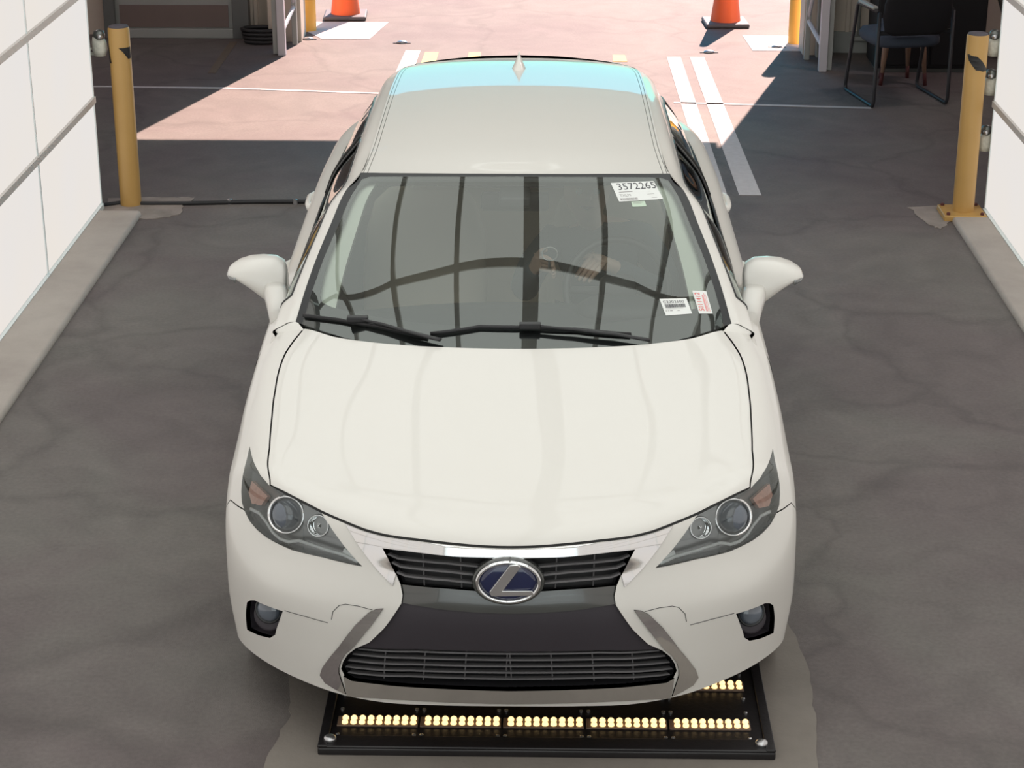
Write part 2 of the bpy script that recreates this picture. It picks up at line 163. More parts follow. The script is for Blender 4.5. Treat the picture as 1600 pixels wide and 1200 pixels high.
def floor_mat():
    m = bpy.data.materials.new('stained asphalt'); m.use_nodes = True; n = m.node_tree.nodes; l = m.node_tree.links; b = n['Principled BSDF']
    tc = n.new('ShaderNodeTexCoord')
    def noise(s, d=4, w=0):
        q = n.new('ShaderNodeTexNoise'); q.inputs['Scale'].default_value = s; q.inputs['Detail'].default_value = d; q.inputs['Distortion'].default_value = w
        l.new(tc.outputs['Object'], q.inputs['Vector']); return q
    a = noise(.9, 5, .6)
    r = n.new('ShaderNodeValToRGB'); r.color_ramp.elements[0].position = .38; r.color_ramp.elements[1].position = .62
    r.color_ramp.elements[0].color = (.132, .110, .107, 1); r.color_ramp.elements[1].color = (.155, .142, .130, 1)
    l.new(a.outputs['Fac'], r.inputs[0])
    c = noise(60, 4); k = noise(3.1, 6, 1.2)
    def mul(x, y, lo, hi, src):
        mp = n.new('ShaderNodeMapRange'); mp.inputs['To Min'].default_value = lo; mp.inputs['To Max'].default_value = hi
        mp.inputs['From Min'].default_value = .3; mp.inputs['From Max'].default_value = .7
        l.new(src, mp.inputs['Value']); v = n.new('ShaderNodeVectorMath'); v.operation = 'SCALE'
        l.new(x, v.inputs[0]); l.new(mp.outputs[0], v.inputs['Scale']); return v.outputs[0]
    col = mul(r.outputs[0], None, .90, 1.10, c.outputs['Fac']); col = mul(col, None, .86, 1.10, k.outputs['Fac'])
    # soft sealed crack lines
    w = noise(1.6, 3, 0); ad = n.new('ShaderNodeVectorMath'); ad.operation = 'MULTIPLY_ADD'
    l.new(w.outputs['Color'], ad.inputs[0]); ad.inputs[1].default_value = (.9, .9, 0); l.new(tc.outputs['Object'], ad.inputs[2])
    vo = n.new('ShaderNodeTexVoronoi'); vo.feature = 'DISTANCE_TO_EDGE'; vo.inputs['Scale'].default_value = .62
    l.new(ad.outputs[0], vo.inputs['Vector'])
    mr = n.new('ShaderNodeMapRange'); mr.inputs['From Min'].default_value = 0; mr.inputs['From Max'].default_value = .03; mr.inputs['To Min'].default_value = .82; mr.inputs['To Max'].default_value = 1
    l.new(vo.outputs['Distance'], mr.inputs['Value']); v = n.new('ShaderNodeVectorMath'); v.operation = 'SCALE'
    l.new(col, v.inputs[0]); l.new(mr.outputs[0], v.inputs['Scale'])
    l.new(v.outputs[0], b.inputs['Base Color']); b.inputs['Roughness'].default_value = .75
    f = noise(220, 3); bp = n.new('ShaderNodeBump'); bp.inputs['Strength'].default_value = .35; bp.inputs['Distance'].default_value = .004
    l.new(f.outputs['Fac'], bp.inputs['Height']); l.new(bp.outputs[0], b.inputs['Normal'])
    return m
def concrete(name, c0, c1, s=3):
    m = bpy.data.materials.new(name); m.use_nodes = True; n = m.node_tree.nodes; l = m.node_tree.links; b = n['Principled BSDF']
    tc = n.new('ShaderNodeTexCoord'); q = n.new('ShaderNodeTexNoise'); q.inputs['Scale'].default_value = s; q.inputs['Detail'].default_value = 8; q.inputs['Roughness'].default_value = .65
    l.new(tc.outputs['Object'], q.inputs['Vector'])
    r = n.new('ShaderNodeValToRGB'); r.color_ramp.elements[0].position = .3; r.color_ramp.elements[1].position = .7
    r.color_ramp.elements[0].color = (*c0, 1); r.color_ramp.elements[1].color = (*c1, 1); l.new(q.outputs['Fac'], r.inputs[0])
    l.new(r.outputs[0], b.inputs['Base Color']); b.inputs['Roughness'].default_value = .8
    f = n.new('ShaderNodeTexNoise'); f.inputs['Scale'].default_value = 90; l.new(tc.outputs['Object'], f.inputs['Vector'])
    bp = n.new('ShaderNodeBump'); bp.inputs['Strength'].default_value = .3; bp.inputs['Distance'].default_value = .003
    l.new(f.outputs['Fac'], bp.inputs['Height']); l.new(bp.outputs[0], b.inputs['Normal'])
    return m
M['floor'] = floor_mat()
M['curb'] = concrete('worn concrete kerb', (.36, .32, .29), (.45, .41, .37))
M['pad'] = concrete('pale concrete pad', (.175, .155, .135), (.225, .20, .175))
M['patch'] = concrete('concrete patch', (.22, .19, .17), (.33, .29, .26), 7)

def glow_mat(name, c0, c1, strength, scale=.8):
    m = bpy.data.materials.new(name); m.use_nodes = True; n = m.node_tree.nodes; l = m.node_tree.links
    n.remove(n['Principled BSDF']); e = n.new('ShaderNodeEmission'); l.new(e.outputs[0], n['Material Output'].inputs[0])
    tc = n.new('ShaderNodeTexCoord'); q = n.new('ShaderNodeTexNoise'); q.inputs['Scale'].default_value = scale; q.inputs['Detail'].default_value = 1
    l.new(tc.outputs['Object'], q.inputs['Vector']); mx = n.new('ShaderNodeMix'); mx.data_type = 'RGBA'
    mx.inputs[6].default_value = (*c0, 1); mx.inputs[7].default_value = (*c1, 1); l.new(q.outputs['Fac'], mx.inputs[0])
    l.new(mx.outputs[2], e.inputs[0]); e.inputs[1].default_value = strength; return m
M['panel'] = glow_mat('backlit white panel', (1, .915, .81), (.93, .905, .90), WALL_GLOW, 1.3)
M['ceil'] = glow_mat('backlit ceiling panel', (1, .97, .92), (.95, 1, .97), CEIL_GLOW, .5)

# ---------------------------------------------------------------- mesh helpers
def link(name, me, m=None, parent=None, kind=None, smooth=False):
    o = bpy.data.objects.new(name, me); COL.objects.link(o)
    if m is not None and not me.materials: me.materials.append(M[m] if isinstance(m, str) else m)
    if parent is not None: o.parent = parent
    if kind: o['kind'] = kind
    if smooth:
        for p in me.polygons: p.use_smooth = True
    return o
def tag(o, label, cat, group=None):
    o['label'] = label; o['category'] = cat
    if group: o['group'] = group
    return o
def empty(name, loc=(0, 0, 0), rz=0):
    o = bpy.data.objects.new(name, None); COL.objects.link(o); o.location = loc; o.rotation_euler = (0, 0, rz); o.empty_display_size = .1; return o
class MB:
    def __init__(s): s.v = []; s.f = []
    def add(s, v, f):
        k = len(s.v); s.v += [tuple(map(float, p)) for p in v]; s.f += [tuple(i+k for i in q) for q in f]; return s
    def box(s, a, b, bev=0):
        x0, y0, z0 = a; x1, y1, z1 = b
        return s.add([(x0, y0, z0), (x1, y0, z0), (x1, y1, z0), (x0, y1, z0), (x0, y0, z1), (x1, y0, z1), (x1, y1, z1), (x0, y1, z1)],
                     [(0, 3, 2, 1), (4, 5, 6, 7), (0, 1, 5, 4), (1, 2, 6, 5), (2, 3, 7, 6), (3, 0, 4, 7)])
    def lathe(s, prof, n=32, c=(0, 0, 0), axis='z', squash=(1, 1), cap=True):
        vs_ = []
        for r, z in prof:
            for k in range(n):
                a = 2*math.pi*k/n; p = (r*math.cos(a)*squash[0], r*math.sin(a)*squash[1], z)
                if axis == 'x': p = (p[2], p[0], p[1])
                if axis == 'y': p = (p[0], p[2], p[1])
                vs_.append((p[0]+c[0], p[1]+c[1], p[2]+c[2]))
        f = []
        for i in range(len(prof)-1):
            for k in range(n):
                q = (i*n+k, i*n+(k+1) % n, (i+1)*n+(k+1) % n, (i+1)*n+k)
                f.append(q if axis != 'y' else q[::-1])
        if not cap: return s.add(vs_, f)
        f.append(tuple(range(n))[::-1] if axis != 'y' else tuple(range(n)))
        last = tuple((len(prof)-1)*n+k for k in range(n)); f.append(last if axis != 'y' else last[::-1])
        return s.add(vs_, f)
    def tube(s, pts, r, n=10, rz=None, closed=False):
        pts = [Vector(p) for p in pts]; m = len(pts); rings = []
        up = None
        for i, p in enumerate(pts):
            a = pts[i-1] if (i > 0 or closed) else p; b = pts[(i+1) % m] if (i < m-1 or closed) else p
            t = (b-a).normalized()
            if up is None: up = Vector((0, 0, 1)) if abs(t.z) < .9 else Vector((1, 0, 0))
            x = t.cross(up).normalized(); y = x.cross(t).normalized(); up = y
            rr = r[i] if isinstance(r, (list, tuple)) else r; r2 = rr if rz is None else (rz[i] if isinstance(rz, (list, tuple)) else rz)
            rings.append([p+x*rr*math.cos(2*math.pi*k/n)+y*r2*math.sin(2*math.pi*k/n) for k in range(n)])
        v = [q for g in rings for q in g]; f = []
        for i in range(m if closed else m-1):
            j = (i+1) % m
            for k in range(n): f.append((i*n+k, i*n+(k+1) % n, j*n+(k+1) % n, j*n+k))
        if not closed: f += [tuple(range(n))[::-1], tuple((m-1)*n+k for k in range(n))]
        return s.add(v, f)
    def loft(s, rings, cap=True):
        n = len(rings[0]); v = [q for g in rings for q in g]; f = []
        for i in range(len(rings)-1):
            for k in range(n): f.append((i*n+k, i*n+(k+1) % n, (i+1)*n+(k+1) % n, (i+1)*n+k))
        if cap: f += [tuple(range(n))[::-1], tuple((len(rings)-1)*n+k for k in range(n))]
        return s.add(v, f)
    def mesh(s, name='mesh', fix=True):
        me = bpy.data.meshes.new(name); me.from_pydata(s.v, [], s.f)
        if fix:
            bm = bmesh.new(); bm.from_mesh(me); bmesh.ops.recalc_face_normals(bm, faces=bm.faces); bm.to_mesh(me); bm.free()
        me.update(); return me
    def obj(s, name, m, parent=None, kind=None, smooth=None, bevel=0, seg=2, sub=0):
        o = link(name, s.mesh(name), m, parent, kind)
        if bevel:
            b = o.modifiers.new('bevel', 'BEVEL'); b.width = bevel; b.segments = seg; b.limit_method = 'ANGLE'; b.angle_limit = R(35)
        if sub:
            b = o.modifiers.new('subdivide', 'SUBSURF'); b.levels = b.render_levels = sub
        if smooth or sub:
            for p in o.data.polygons: p.use_smooth = True
        elif smooth is not None or bevel:
            o.data.shade_smooth() if hasattr(o.data, 'shade_smooth') else None
            if bevel:
                w = o.modifiers.new('weighted', 'WEIGHTED_NORMAL'); w.keep_sharp = True
        return o
def autosmooth(o, ang=40):
    me = o.data
    for p in me.polygons: p.use_smooth = True
    me.set_sharp_from_angle(angle=R(ang)); return o
def sq_ring(c, rx, ry, n=20, e=2.6, plane='xy'):
    out = []
    for k in range(n):
        a = 2*math.pi*k/n; x = rx*math.copysign(abs(math.cos(a))**(2/e), math.cos(a)); y = ry*math.copysign(abs(math.sin(a))**(2/e), math.sin(a))
        out.append({'xy': (c[0]+x, c[1]+y, c[2]), 'yz': (c[0], c[1]+x, c[2]+y), 'xz': (c[0]+x, c[1], c[2]+y)}[plane])
    return out
def copy_tree(o, parent=None):
    c = o.copy(); COL.objects.link(c)
    if parent is not None: c.parent = parent
    for ch in list(o.children): copy_tree(ch, c)
    return c
def text_pts(txt, size=1.0):
    cu = bpy.data.curves.new('t', 'FONT'); cu.body = txt; cu.size = size; cu.resolution_u = 3
    ob = bpy.data.objects.new('t', cu); COL.objects.link(ob); dg = bpy.context.evaluated_depsgraph_get()
    me = ob.evaluated_get(dg).to_mesh(); v = [tuple(p.co) for p in me.vertices]; f = [tuple(p.vertices) for p in me.polygons]
    ob.evaluated_get(dg).to_mesh_clear(); bpy.data.objects.remove(ob); bpy.data.curves.remove(cu)
    return np.array(v), f

# ---------------------------------------------------------------- the building
floor = MB().add([(-30, -12, 0), (30, -12, 0), (30, 90, 0), (-30, 90, 0)], [(0, 1, 2, 3)]).obj('floor', 'floor', kind='structure')
XL, XR, YE = -2.59, 2.48, 10.90
PW, PH = 1.29, .617
def side_wall(name, x, sgn):
    w = MB().box((min(x, x-sgn*.12), -3.3, 0), (max(x, x-sgn*.12), YE-.02, 3.97)).obj(name, 'shedd', kind='structure')
    me = None; y = YE; cols = 11
    for c in range(cols):
        y1 = YE-c*PW; y0 = y1-PW
        for r in range(6):
            z0 = .022+r*PH; z1 = z0+PH
            if me is None:
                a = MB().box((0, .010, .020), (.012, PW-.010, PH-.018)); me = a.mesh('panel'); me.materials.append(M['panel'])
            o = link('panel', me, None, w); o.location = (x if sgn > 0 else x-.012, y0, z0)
    for r in range(7):
        z = .022+r*PH
        MB().box((min(x, x+sgn*.026), -3.3, z-(.018 if r else .02)), (max(x, x+sgn*.026), YE+.004, z+(.018 if r else .012))).obj('rail', 'frame' if r else 'edge', w)
    for c in range(cols+1):
        y = YE-c*PW
        MB().box((min(x, x+sgn*.017), y-.008, .02), (max(x, x+sgn*.017), y+(.008 if c else .006), 3.95)).obj('mullion', 'edge', w)
    return w
side_wall('wall_left', XL, 1); side_wall('wall_right', XR, -1)
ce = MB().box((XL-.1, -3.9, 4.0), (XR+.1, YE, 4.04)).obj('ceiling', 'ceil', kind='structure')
CEIL_RIBS = [-2.05, -1.38, -.72, 0, .74, 1.40, 2.05]
for i, x in enumerate(CEIL_RIBS):
    w = .075 if i == 3 else .026
    MB().box((x-w, -3.9, 3.95), (x+w, YE, 4.0)).obj('rib', 'ribg', ce)
for y in (.0, 3.5, 7.02, 10.8):
    MB().box((XL, y-.022, 3.97), (XR, y+.022, 4.0)).obj('cross_rib', 'ribg', ce)
# kerbs under the wall panels
for nm, a, b in (('left', -2.60, -2.325), ('right', 2.255, 2.49)):
    MB().box((a, -2, -.02), (b, 10.79, .03)).obj('kerb_'+nm, 'curb', kind='structure', bevel=.02)
# shed around the tunnel
sh = MB().box((-7.1, -4, 0), (-7, 15.9, 5)).obj('wall_outer_left', 'shed', kind='structure')
MB().box((7, -4, 0), (7.1, 15.9, 5)).obj('wall_outer_right', 'shed', kind='structure')
MB().box((-7.1, -4, 5), (7.1, 15.75, 5.1)).obj('roof', 'shedd', kind='structure')
MB().box((-7.1, -4.1, 0), (-2.7, -4, 5)).obj('wall_front_left', 'shed', kind='structure')
MB().box((2.7, -4.1, 0), (7.1, -4, 5)).obj('wall_front_right', 'shed', kind='structure')
MB().box((-2.7, -4.1, 3.6), (2.7, -4, 5)).obj('wall_front_top', 'shed', kind='structure')
dr = MB().box((-2.7, -4.06, 0), (2.7, -4.02, 3.6)).obj('door_1', 'rdoor', kind='structure')  # glowing closure added behind the camera, brightens the car front
for i in range(12): MB().box((-2.68, -4.02, .02+i*.3), (2.68, -4.0, .30+i*.3)).obj('slat', 'rdoor', dr, bevel=.008)
for x_, y_ in ((-4.8, 13.3), (4.6, 13.3)):  # unseen fill lights added to brighten the far floor and back wall
    lf = empty('ceiling_light', (x_, y_, 4.9)); tag(lf, {-4.8: 'long ceiling light over the left end of the shed', 4.6: 'long ceiling light over the right end of the shed'}[x_], 'lamp')
    MB().box((-.7, -.12, 0), (.7, .12, .08)).obj('lamp_body', 'wsteel', lf, bevel=.01)
    MB().box((-.66, -.09, -.012), (.66, .09, 0)).obj('diffuser', 'tubel', lf)
OPL, OPR, OPH = -1.99, 1.93, 2.52
def corrugated(name, x0, x1, y, z0, z1, parent=None, m='shed', kind='structure', pitch=.30):
    o = MB().box((x0, y, z0), (x1, y+.08, z1)).obj(name, m, parent, kind)
    x = x0+.1
    while x < x1-.04:
        MB().box((x, y-.022, z0), (x+.035, y, z1)).obj('sheet_rib', m, o, bevel=.006); x += pitch
    return o
bl = corrugated('wall_back_left', -7.0, -2.25, 15.86, .0, 5.0)
MB().box((-2.25, 15.60, 0), (OPL, 15.90, 5.0)).obj('trim_1', 'shed', kind='structure')
br = corrugated('wall_back_right', 2.16, 7.0, 15.30, .0, 5.0)
MB().box((2.16, 15.27, 0), (7, 15.30, .16)).obj('baseboard_back', 'mgrey', kind='structure')
MB().box((OPR, 15.18, 0), (2.16, 15.45, 5.0)).obj('trim_2', 'shed', kind='structure')
MB().box((OPL, 15.45, OPH), (OPR, 15.60, 5.0)).obj('wall_above_opening', 'shed', kind='structure')
MB().box((2.02, 15.08, 0), (2.12, 15.17, 2.6)).obj('trim_3', 'mgrey', kind='structure', bevel=.005)
# door leaf standing open against the left wall
d = empty('panel_door', (-3.02, 15.76, 0)); tag(d, 'grey framed door with a brown lower panel in the back wall at far left', 'door')
MB().box((-.47, -.02, .015), (.47, .03, 2.0)).obj('leaf', 'mgrey', d)
MB().box((-.435, -.03, .085), (.435, -.02, .262)).obj('kick_panel', 'brown', d)
MB().box((-.56, -.06, 0), (-.47, .05, 2.1)).obj('frame_post', 'dgrey', d, bevel=.005)
MB().box((.47, -.06, 0), (.60, .05, 2.1)).obj('frame_post', 'dgrey', d, bevel=.005)
MB().box((-.47, -.05, .0), (.47, -.02, .075)).obj('bottom_rail', 'mgrey', d, bevel=.006)
# clutter at the foot of the left wall
h = empty('hose_coil', (-2.30, 15.55, 0)); tag(h, 'dark hose coil lying at the foot of the cream wall beside the panel door', 'hose')
for i in range(4):
    MB().tube([(.13*math.cos(a)*(1+.06*i), .09*math.sin(a), .02+.03*i) for a in [k*math.pi/8 for k in range(16)]], .016, 8, closed=True).obj('loop', 'cable', h, smooth=True)
# gate posts
def gate(name, x, y, label, flip, legx):
    g = empty(name, (x, y, 0)); tag(g, label, 'gate frame', None)
    MB().box((-.03, -.03, 0), (.03, .03, 2.4)).obj('upright', 'wsteel', g, bevel=.004)
    MB().box((flip*.035-.035, .0, .005), (flip*.035+.035, .05, 2.4)).obj('post_channel', 'mgrey', g, bevel=.004)
    MB().tube([(0, .0, .17), (legx, .40, .30)], .018, 8).obj('foot_brace', 'wsteel', g)
    MB().tube([(legx, .40, .32), (legx*.2, .10, .95), (0, .0, 1.4)], .016, 8).obj('diagonal_brace', 'wsteel', g)
    MB().box((legx-.02, .38, 0), (legx+.02, .43, 2.4)).obj('rear_upright', 'mgrey', g, bevel=.004)
    return g
gate('gate_frame', -2.08, 15.10, 'white steel gate upright with brace, left of the sunlit opening', -1, .05)
gate('gate_frame', 2.01, 14.62, 'white steel gate upright with diagonal brace, right of the sunlit opening', 1, -.07)
# bollards
def bollard(x, y, h, r, label, m='yellow', marks=None, plate=False, cap=True):
    b = empty('bollard', (x, y, 0)); tag(b, label, 'bollard', None)
    MB().lathe([(r, 0), (r, h-.012), (r-.006, h)], 36).obj('post', m, b, smooth=True).data.set_sharp_from_angle(angle=R(40))
    if cap: MB().lathe([(r-.004, h-.006), (r-.006, h+.004), (r*.5, h+.009), (.005, h+.01)], 36).obj('cap', 'cap', b, smooth=True)
    if plate:
        MB().box((-.125, -.12, 0.0), (.115, .12, .035)).obj('base_plate', m, b, bevel=.006)
        for sx in (-.10, .09):
            for sy in (-.095, .095): MB().lathe([(.011, .035), (.011, .047), (.006, .05)], 6, (sx, sy, 0)).obj('bolt', 'rust', b)
    for poly in (marks or []):
        # painted arrow marks: thin film wrapped on the post, polygon in (angle, height)
        n = 24; v = []; f = []
        rows = []
        for (z, a0, a1) in poly:
            rows.append([(math.sin(R(a0+(a1-a0)*k/n))*(r+.0025), -math.cos(R(a0+(a1-a0)*k/n))*(r+.0025), z) for k in range(n+1)])
        for g in rows: v += g
        for i in range(len(rows)-1):
            for k in range(n): f.append((i*(n+1)+k, i*(n+1)+k+1, (i+1)*(n+1)+k+1, (i+1)*(n+1)+k))
        MB().add(v, f).obj('painted_mark', 'blackp', b)
    return b
bollard(-2.427, 10.99, 1.035, .060, 'yellow bollard with black arrow marks at the end of the left kerb',
        marks=[[(.925, 5, 80), (.90, 28, 80), (.86, 55, 80)], [(.95, -85, -70), (.90, -85, -58), (.855, -72, -48), (.835, -58, -42)]])
bollard(2.335, 10.86, 1.04, .060, 'yellow bollard with a black diamond mark on a square base plate at the right kerb',
        marks=[[(.935, -62, -55), (.925, -60, -5), (.90, -50, 22), (.87, -25, 45), (.85, -8, 70), (.842, 30, 72)]], plate=True)
bollard(-1.985, 16.05, .95, .062, 'sunlit yellow bollard outside the left jamb of the opening', 'yellowb')
bollard(1.925, 15.62, .95, .060, 'sunlit yellow bollard outside the right jamb of the opening', 'yellowb')
# wall fittings at the far ends of the panel walls
def fitting(x, y, z, s, label):
    g = empty('wall_fitting', (x, y, z)); tag(g, label, 'bracket', 'brackets behind the wall panels' if s < 0 else None)
    MB().loft([sq_ring((0, .0, -.055), .032, .03), sq_ring((0, 0, -.02), .042, .035), sq_ring((-s*.002, 0, .02), .040, .035), sq_ring((-s*.006, 0, .05), .03, .028)]).obj('housing', 'ivory', g, smooth=True)
    MB().lathe([(.004, -.03), (.026, -.024), (.034, 0), (.028, .022), (.006, .032)], 16, (s*.002, -.004, .062)).obj('cap', 'ballm', g, smooth=True)
    MB().lathe([(.012, -.012), (.016, 0), (.012, .012)], 12, (s*.012, -.034, .058)).obj('knob', 'bolt', g, smooth=True)
    MB().box((min(-s*.03, -s*.11), -.012, -.052), (max(-s*.03, -s*.11), .012, -.036)).obj('arm', 'ivory', g, bevel=.003)
    MB().box((min(-s*.03, -s*.11), -.012, -.022), (max(-s*.03, -s*.11), .012, -.012)).obj('arm', 'ivory', g, bevel=.003)
    return g
fitting(-2.54, 10.99, .925, 1, 'small ivory bracket with grey cap behind the left panel wall')
for z, w in ((.955, 'topmost'), (.735, 'middle one'), (.415, 'lowest')):
    fitting(2.45, 10.95, z, -1, 'ivory bracket with grey cap beside the right bollard, %s of three' % w)
# cones
def cone(x, y, label):
    c = empty('traffic_cone', (x, y, 0), R(3)); tag(c, label, 'cone', None)
    MB().box((-.178, -.178, 0), (.178, .178, .035)).obj('base', 'cbase', c, bevel=.012)
    MB().lathe([(.125, .03), (.122, .05), (.035, .69), (.030, .71)], 36).obj('cone_body', 'orange', c, smooth=True).data.set_sharp_from_angle(angle=R(50))
    return c
cone(-1.74, 16.62, 'orange traffic cone on a grey base outside, left of the driveway')
cone(1.43, 16.37, 'orange traffic cone on a grey base outside, right of the driveway')
# road paint
def paint(name, pts, m, t=.003):
    v = [(x, y, .0005) for x, y in pts]+[(x, y, t) for x, y in pts]; n = len(pts)
    f = [tuple(range(n))[::-1], tuple(range(n, 2*n))]+[(k, (k+1) % n, n+(k+1) % n, n+k) for k in range(n)]
    return MB().add(v, f).obj(name, m, kind='structure')
paint('road_marking', [(.880, 15.08), (.985, 15.08), (1.035, 11.26), (.925, 11.26)], 'wpaint')
paint('road_marking', [(1.055, 15.08), (1.165, 15.08), (1.235, 11.26), (1.105, 11.26)], 'wpaint')
paint('road_marking', [(-1.14, 15.28), (-1.025, 15.28), (-1.05, 13.0), (-1.20, 13.0)], 'wpaint')
paint('road_marking', [(-.985, 15.22), (-.88, 15.22), (-.89, 14.0), (-1.01, 14.0)], 'ypaint')
paint('road_marking', [(-.645, 15.22), (-.55, 15.22), (-.55, 14.5), (-.65, 14.5)], 'ypaint')
paint('road_marking', [(.465, 15.14), (.56, 15.14), (.57, 14.9), (.46, 14.9)], 'ypaint')
paint('road_marking', [(-1.84, 15.70), (-1.46, 15.70), (-1.36, 16.4), (-2.2, 16.4)], 'wpaint')
paint('road_marking', [(1.56, 15.32), (2.2, 15.32), (2.4, 15.90), (1.53, 15.90)], 'wpaint')
paint('road_marking', [(-3.3, 14.01), (-2.4, 13.985), (-.95, 13.80), (-.95, 13.765), (-2.4, 13.945), (-3.3, 13.975)], 'wpaint')
paint('road_marking', [(.85, 13.60), (2.2, 13.47), (2.2, 13.43), (.85, 13.56)], 'wpaint')
paint('road_marking', [(-2.56, 15.58), (-2.50, 15.58), (-2.49, 14.45), (-2.55, 14.45)], 'ypaintd')
for x, y in ((-1.19, 15.56), (1.215, 15.25), (-1.95, 15.69), (1.76, 15.45)):
    s_ = empty('road_stud', (x, y, 0)); tag(s_, {-1.19: 'white road stud ahead of the broad white stripe', 1.215: 'flat road stud beyond the double white stripes', -1.95: 'silver stud at the foot of the left jamb', 1.76: 'pale stud on the white bar at the right jamb'}[x], 'road stud', 'road studs at the opening')
    MB().lathe([(.045, 0), (.04, .012), (.02, .02), (.004, .021)], 16, squash=(1, .7)).obj('stud_body', 'bolt', s_, smooth=True)
    MB().box((-.07, -.012, 0), (.07, .012, .006)).obj('flange', 'cbase', s_, bevel=.002)
# concrete patches at bollards, cable on the floor
def blob(name, pts, m, t=.004, jit=.012, sub=5):
    P = []
    for i in range(len(pts)):
        a, b = pts[i], pts[(i+1) % len(pts)]
        for k in range(sub):
            f_ = k/sub; P.append((a[0]+(b[0]-a[0])*f_+random.uniform(-jit, jit), a[1]+(b[1]-a[1])*f_+random.uniform(-jit, jit)))
    return paint(name, P, m, t)
blob('floor_patch', [(-2.58, 11.12), (-2.2, 11.14), (-2.08, 11.13), (-2.13, 10.98), (-2.11, 10.80), (-2.2, 10.72), (-2.32, 10.70), (-2.58, 10.78)], 'patch', .005)
blob('floor_patch', [(2.06, 11.02), (2.42, 11.06), (2.47, 10.85), (2.46, 10.76), (2.26, 10.76), (2.17, 10.60), (2.10, 10.68)], 'patch', .005)
cb = empty('floor_cable', (-2.0, 11.0, 0)); tag(cb, 'black cable clipped to the floor behind the left bollard', 'cable')
MB().tube([(-.58, -.06, .012), (-.48, .0, .012), (-.35, -.02, .012), (-.1, -.01, .012), (.3, .03, .012), (.62, .04, .012), (1.0, .04, .012)], .012, 8).obj('sheath', 'cable', cb, smooth=True)
for x in (.14, .52): MB().lathe([(.014, .0), (.014, .028), (.005, .032)], 12, (x, .02, 0)).obj('clip', 'bolt', cb)
# concrete pad and the light plate sunk in it
blob('floor_pad', [(-.85, 4.6), (-.848, 5.1), (-.80, 5.35), (-.845, 5.62), (-.86, 6.0), (-.83, 6.5), (.80, 6.5), (.812, 6.2), (.815, 6.0), (.85, 5.7), (.835, 5.4), (.812, 5.12), (.80, 4.6)], 'pad', .006, .006, 6)
lp = empty('light_plate', (0, 5.125, 0)); tag(lp, 'dark steel floor plate with glowing warm lamp rows under the car nose', 'light plate')
MB().box((-.69, 0, .002), (.685, .80, .030)).obj('plate', 'steel', lp, bevel=.006)
MB().box((-.69, 0, .030), (.685, .065, .038)).obj('front_bar', 'steel', lp, bevel=.004)
MB().box((.655, .0, .030), (.685, .80, .040)).obj('side_bar', 'steel', lp, bevel=.003)
MB().box((-.69, .0, .030), (-.66, .80, .040)).obj('side_bar', 'steel', lp, bevel=.003)
for x in (-.655, .645): MB().lathe([(.020, .038), (.018, .048), (.010, .052), (.003, .053)], 16, (x, .035, 0)).obj('bolt', 'bolt', lp, smooth=True)
led = None
for row, y in enumerate((.150, .385)):
    for q in range(5):
        x0 = -.632+q*.2545
        st = MB().box((x0-.012, y-.028, .030), (x0+.236, y+.028, .036)).obj('lamp_strip', 'ledb', lp, bevel=.002)
        for k in range(9):
            for r_ in range(2):
                if led is None:
                    led = MB().lathe([(.0098, .036), (.0092, .042), (.0055, .046), (.001, .048)], 12).mesh('led'); led.materials.append(M['led'])
                    for p in led.polygons: p.use_smooth = True
                o = link('led', led, None, st); o.location = (x0+.012+k*.0262, y-.0125+r_*.025, 0)
        for dx in (-.004, .228):
            for dy in (-.075, .075): MB().lathe([(.006, .030), (.006, .035), (.002, .037)], 10, (x0+dx, y+dy, 0)).obj('screw', 'bolt', lp)

# ---------------------------------------------------------------- far right furniture
ch = empty('office_chair', (2.42, 13.76, 0), R(12)); tag(ch, 'black guest chair on a sled tube frame seen from behind at far right', 'chair')
def arc(pts, n=5, r=.05):
    out = []
    for i, p in enumerate(pts):
        if 0 < i < len(pts)-1:
            a, b, c = Vector(pts[i-1]), Vector(p), Vector(pts[i+1]); u = (a-b).normalized(); w = (c-b).normalized()
            for k in range(n+1):
                t = k/n; out.append(tuple((b+u*r)*(1-t)**2+2*t*(1-t)*b+(b+w*r)*t*t))
        else: out.append(p)
    return out
for sx, off in ((-.27, 0), (.27, .0)):
    MB().tube(arc([(sx, -.22, .60), (sx*.98, -.27, .0+.66), (sx, -.27, .012), (sx-.0, .30, .012), (sx, .14, .66), (sx, -.24, .66)][1:], r=.045), .0125, 10).obj('sled_frame', 'tube', ch, smooth=True)
    MB().box((sx-.02, -.20, .665), (sx+.02, .10, .69)).obj('armrest', 'mgrey' if sx < 0 else 'tube', ch, bevel=.01)
MB().loft([sq_ring((0, .02, z), .245*k, .25*k, 28, 4) for z, k in ((.40, .93), (.42, 1), (.45, 1), (.475, .95), (.485, .80))]).obj('seat', 'seatg', ch, smooth=True)
MB().loft([sq_ring((0, -.27-.10*(z-.5), z), w, t, 28, 3.2) for z, w, t in ((.50, .17, .02), (.53, .225, .035), (.62, .245, .042), (.72, .24, .042), (.80, .215, .038), (.86, .16, .03), (.885, .10, .02))]).obj('backrest', 'seatf', ch, smooth=True)
MB().box((-.26, -.26, .50), (.26, -.24, .53)).obj('cross_bar', 'tube', ch, bevel=.005)
cbn = empty('storage_cabinet', (2.79, 14.78, 0)); tag(cbn, 'black cabinet standing behind the office chair against the back wall', 'cabinet')
MB().box((-.40, -.20, .03), (.40, .22, 1.15)).obj('body', 'cabinet', cbn, bevel=.006)
for sx in (-.2, .2):
    MB().box((sx-.19, -.215, .06), (sx+.19, -.20, 1.12)).obj('door', 'cabinet', cbn, bevel=.004)
MB().box((-.38, -.18, 0), (.38, .2, .03)).obj('plinth', 'dgrey', cbn)
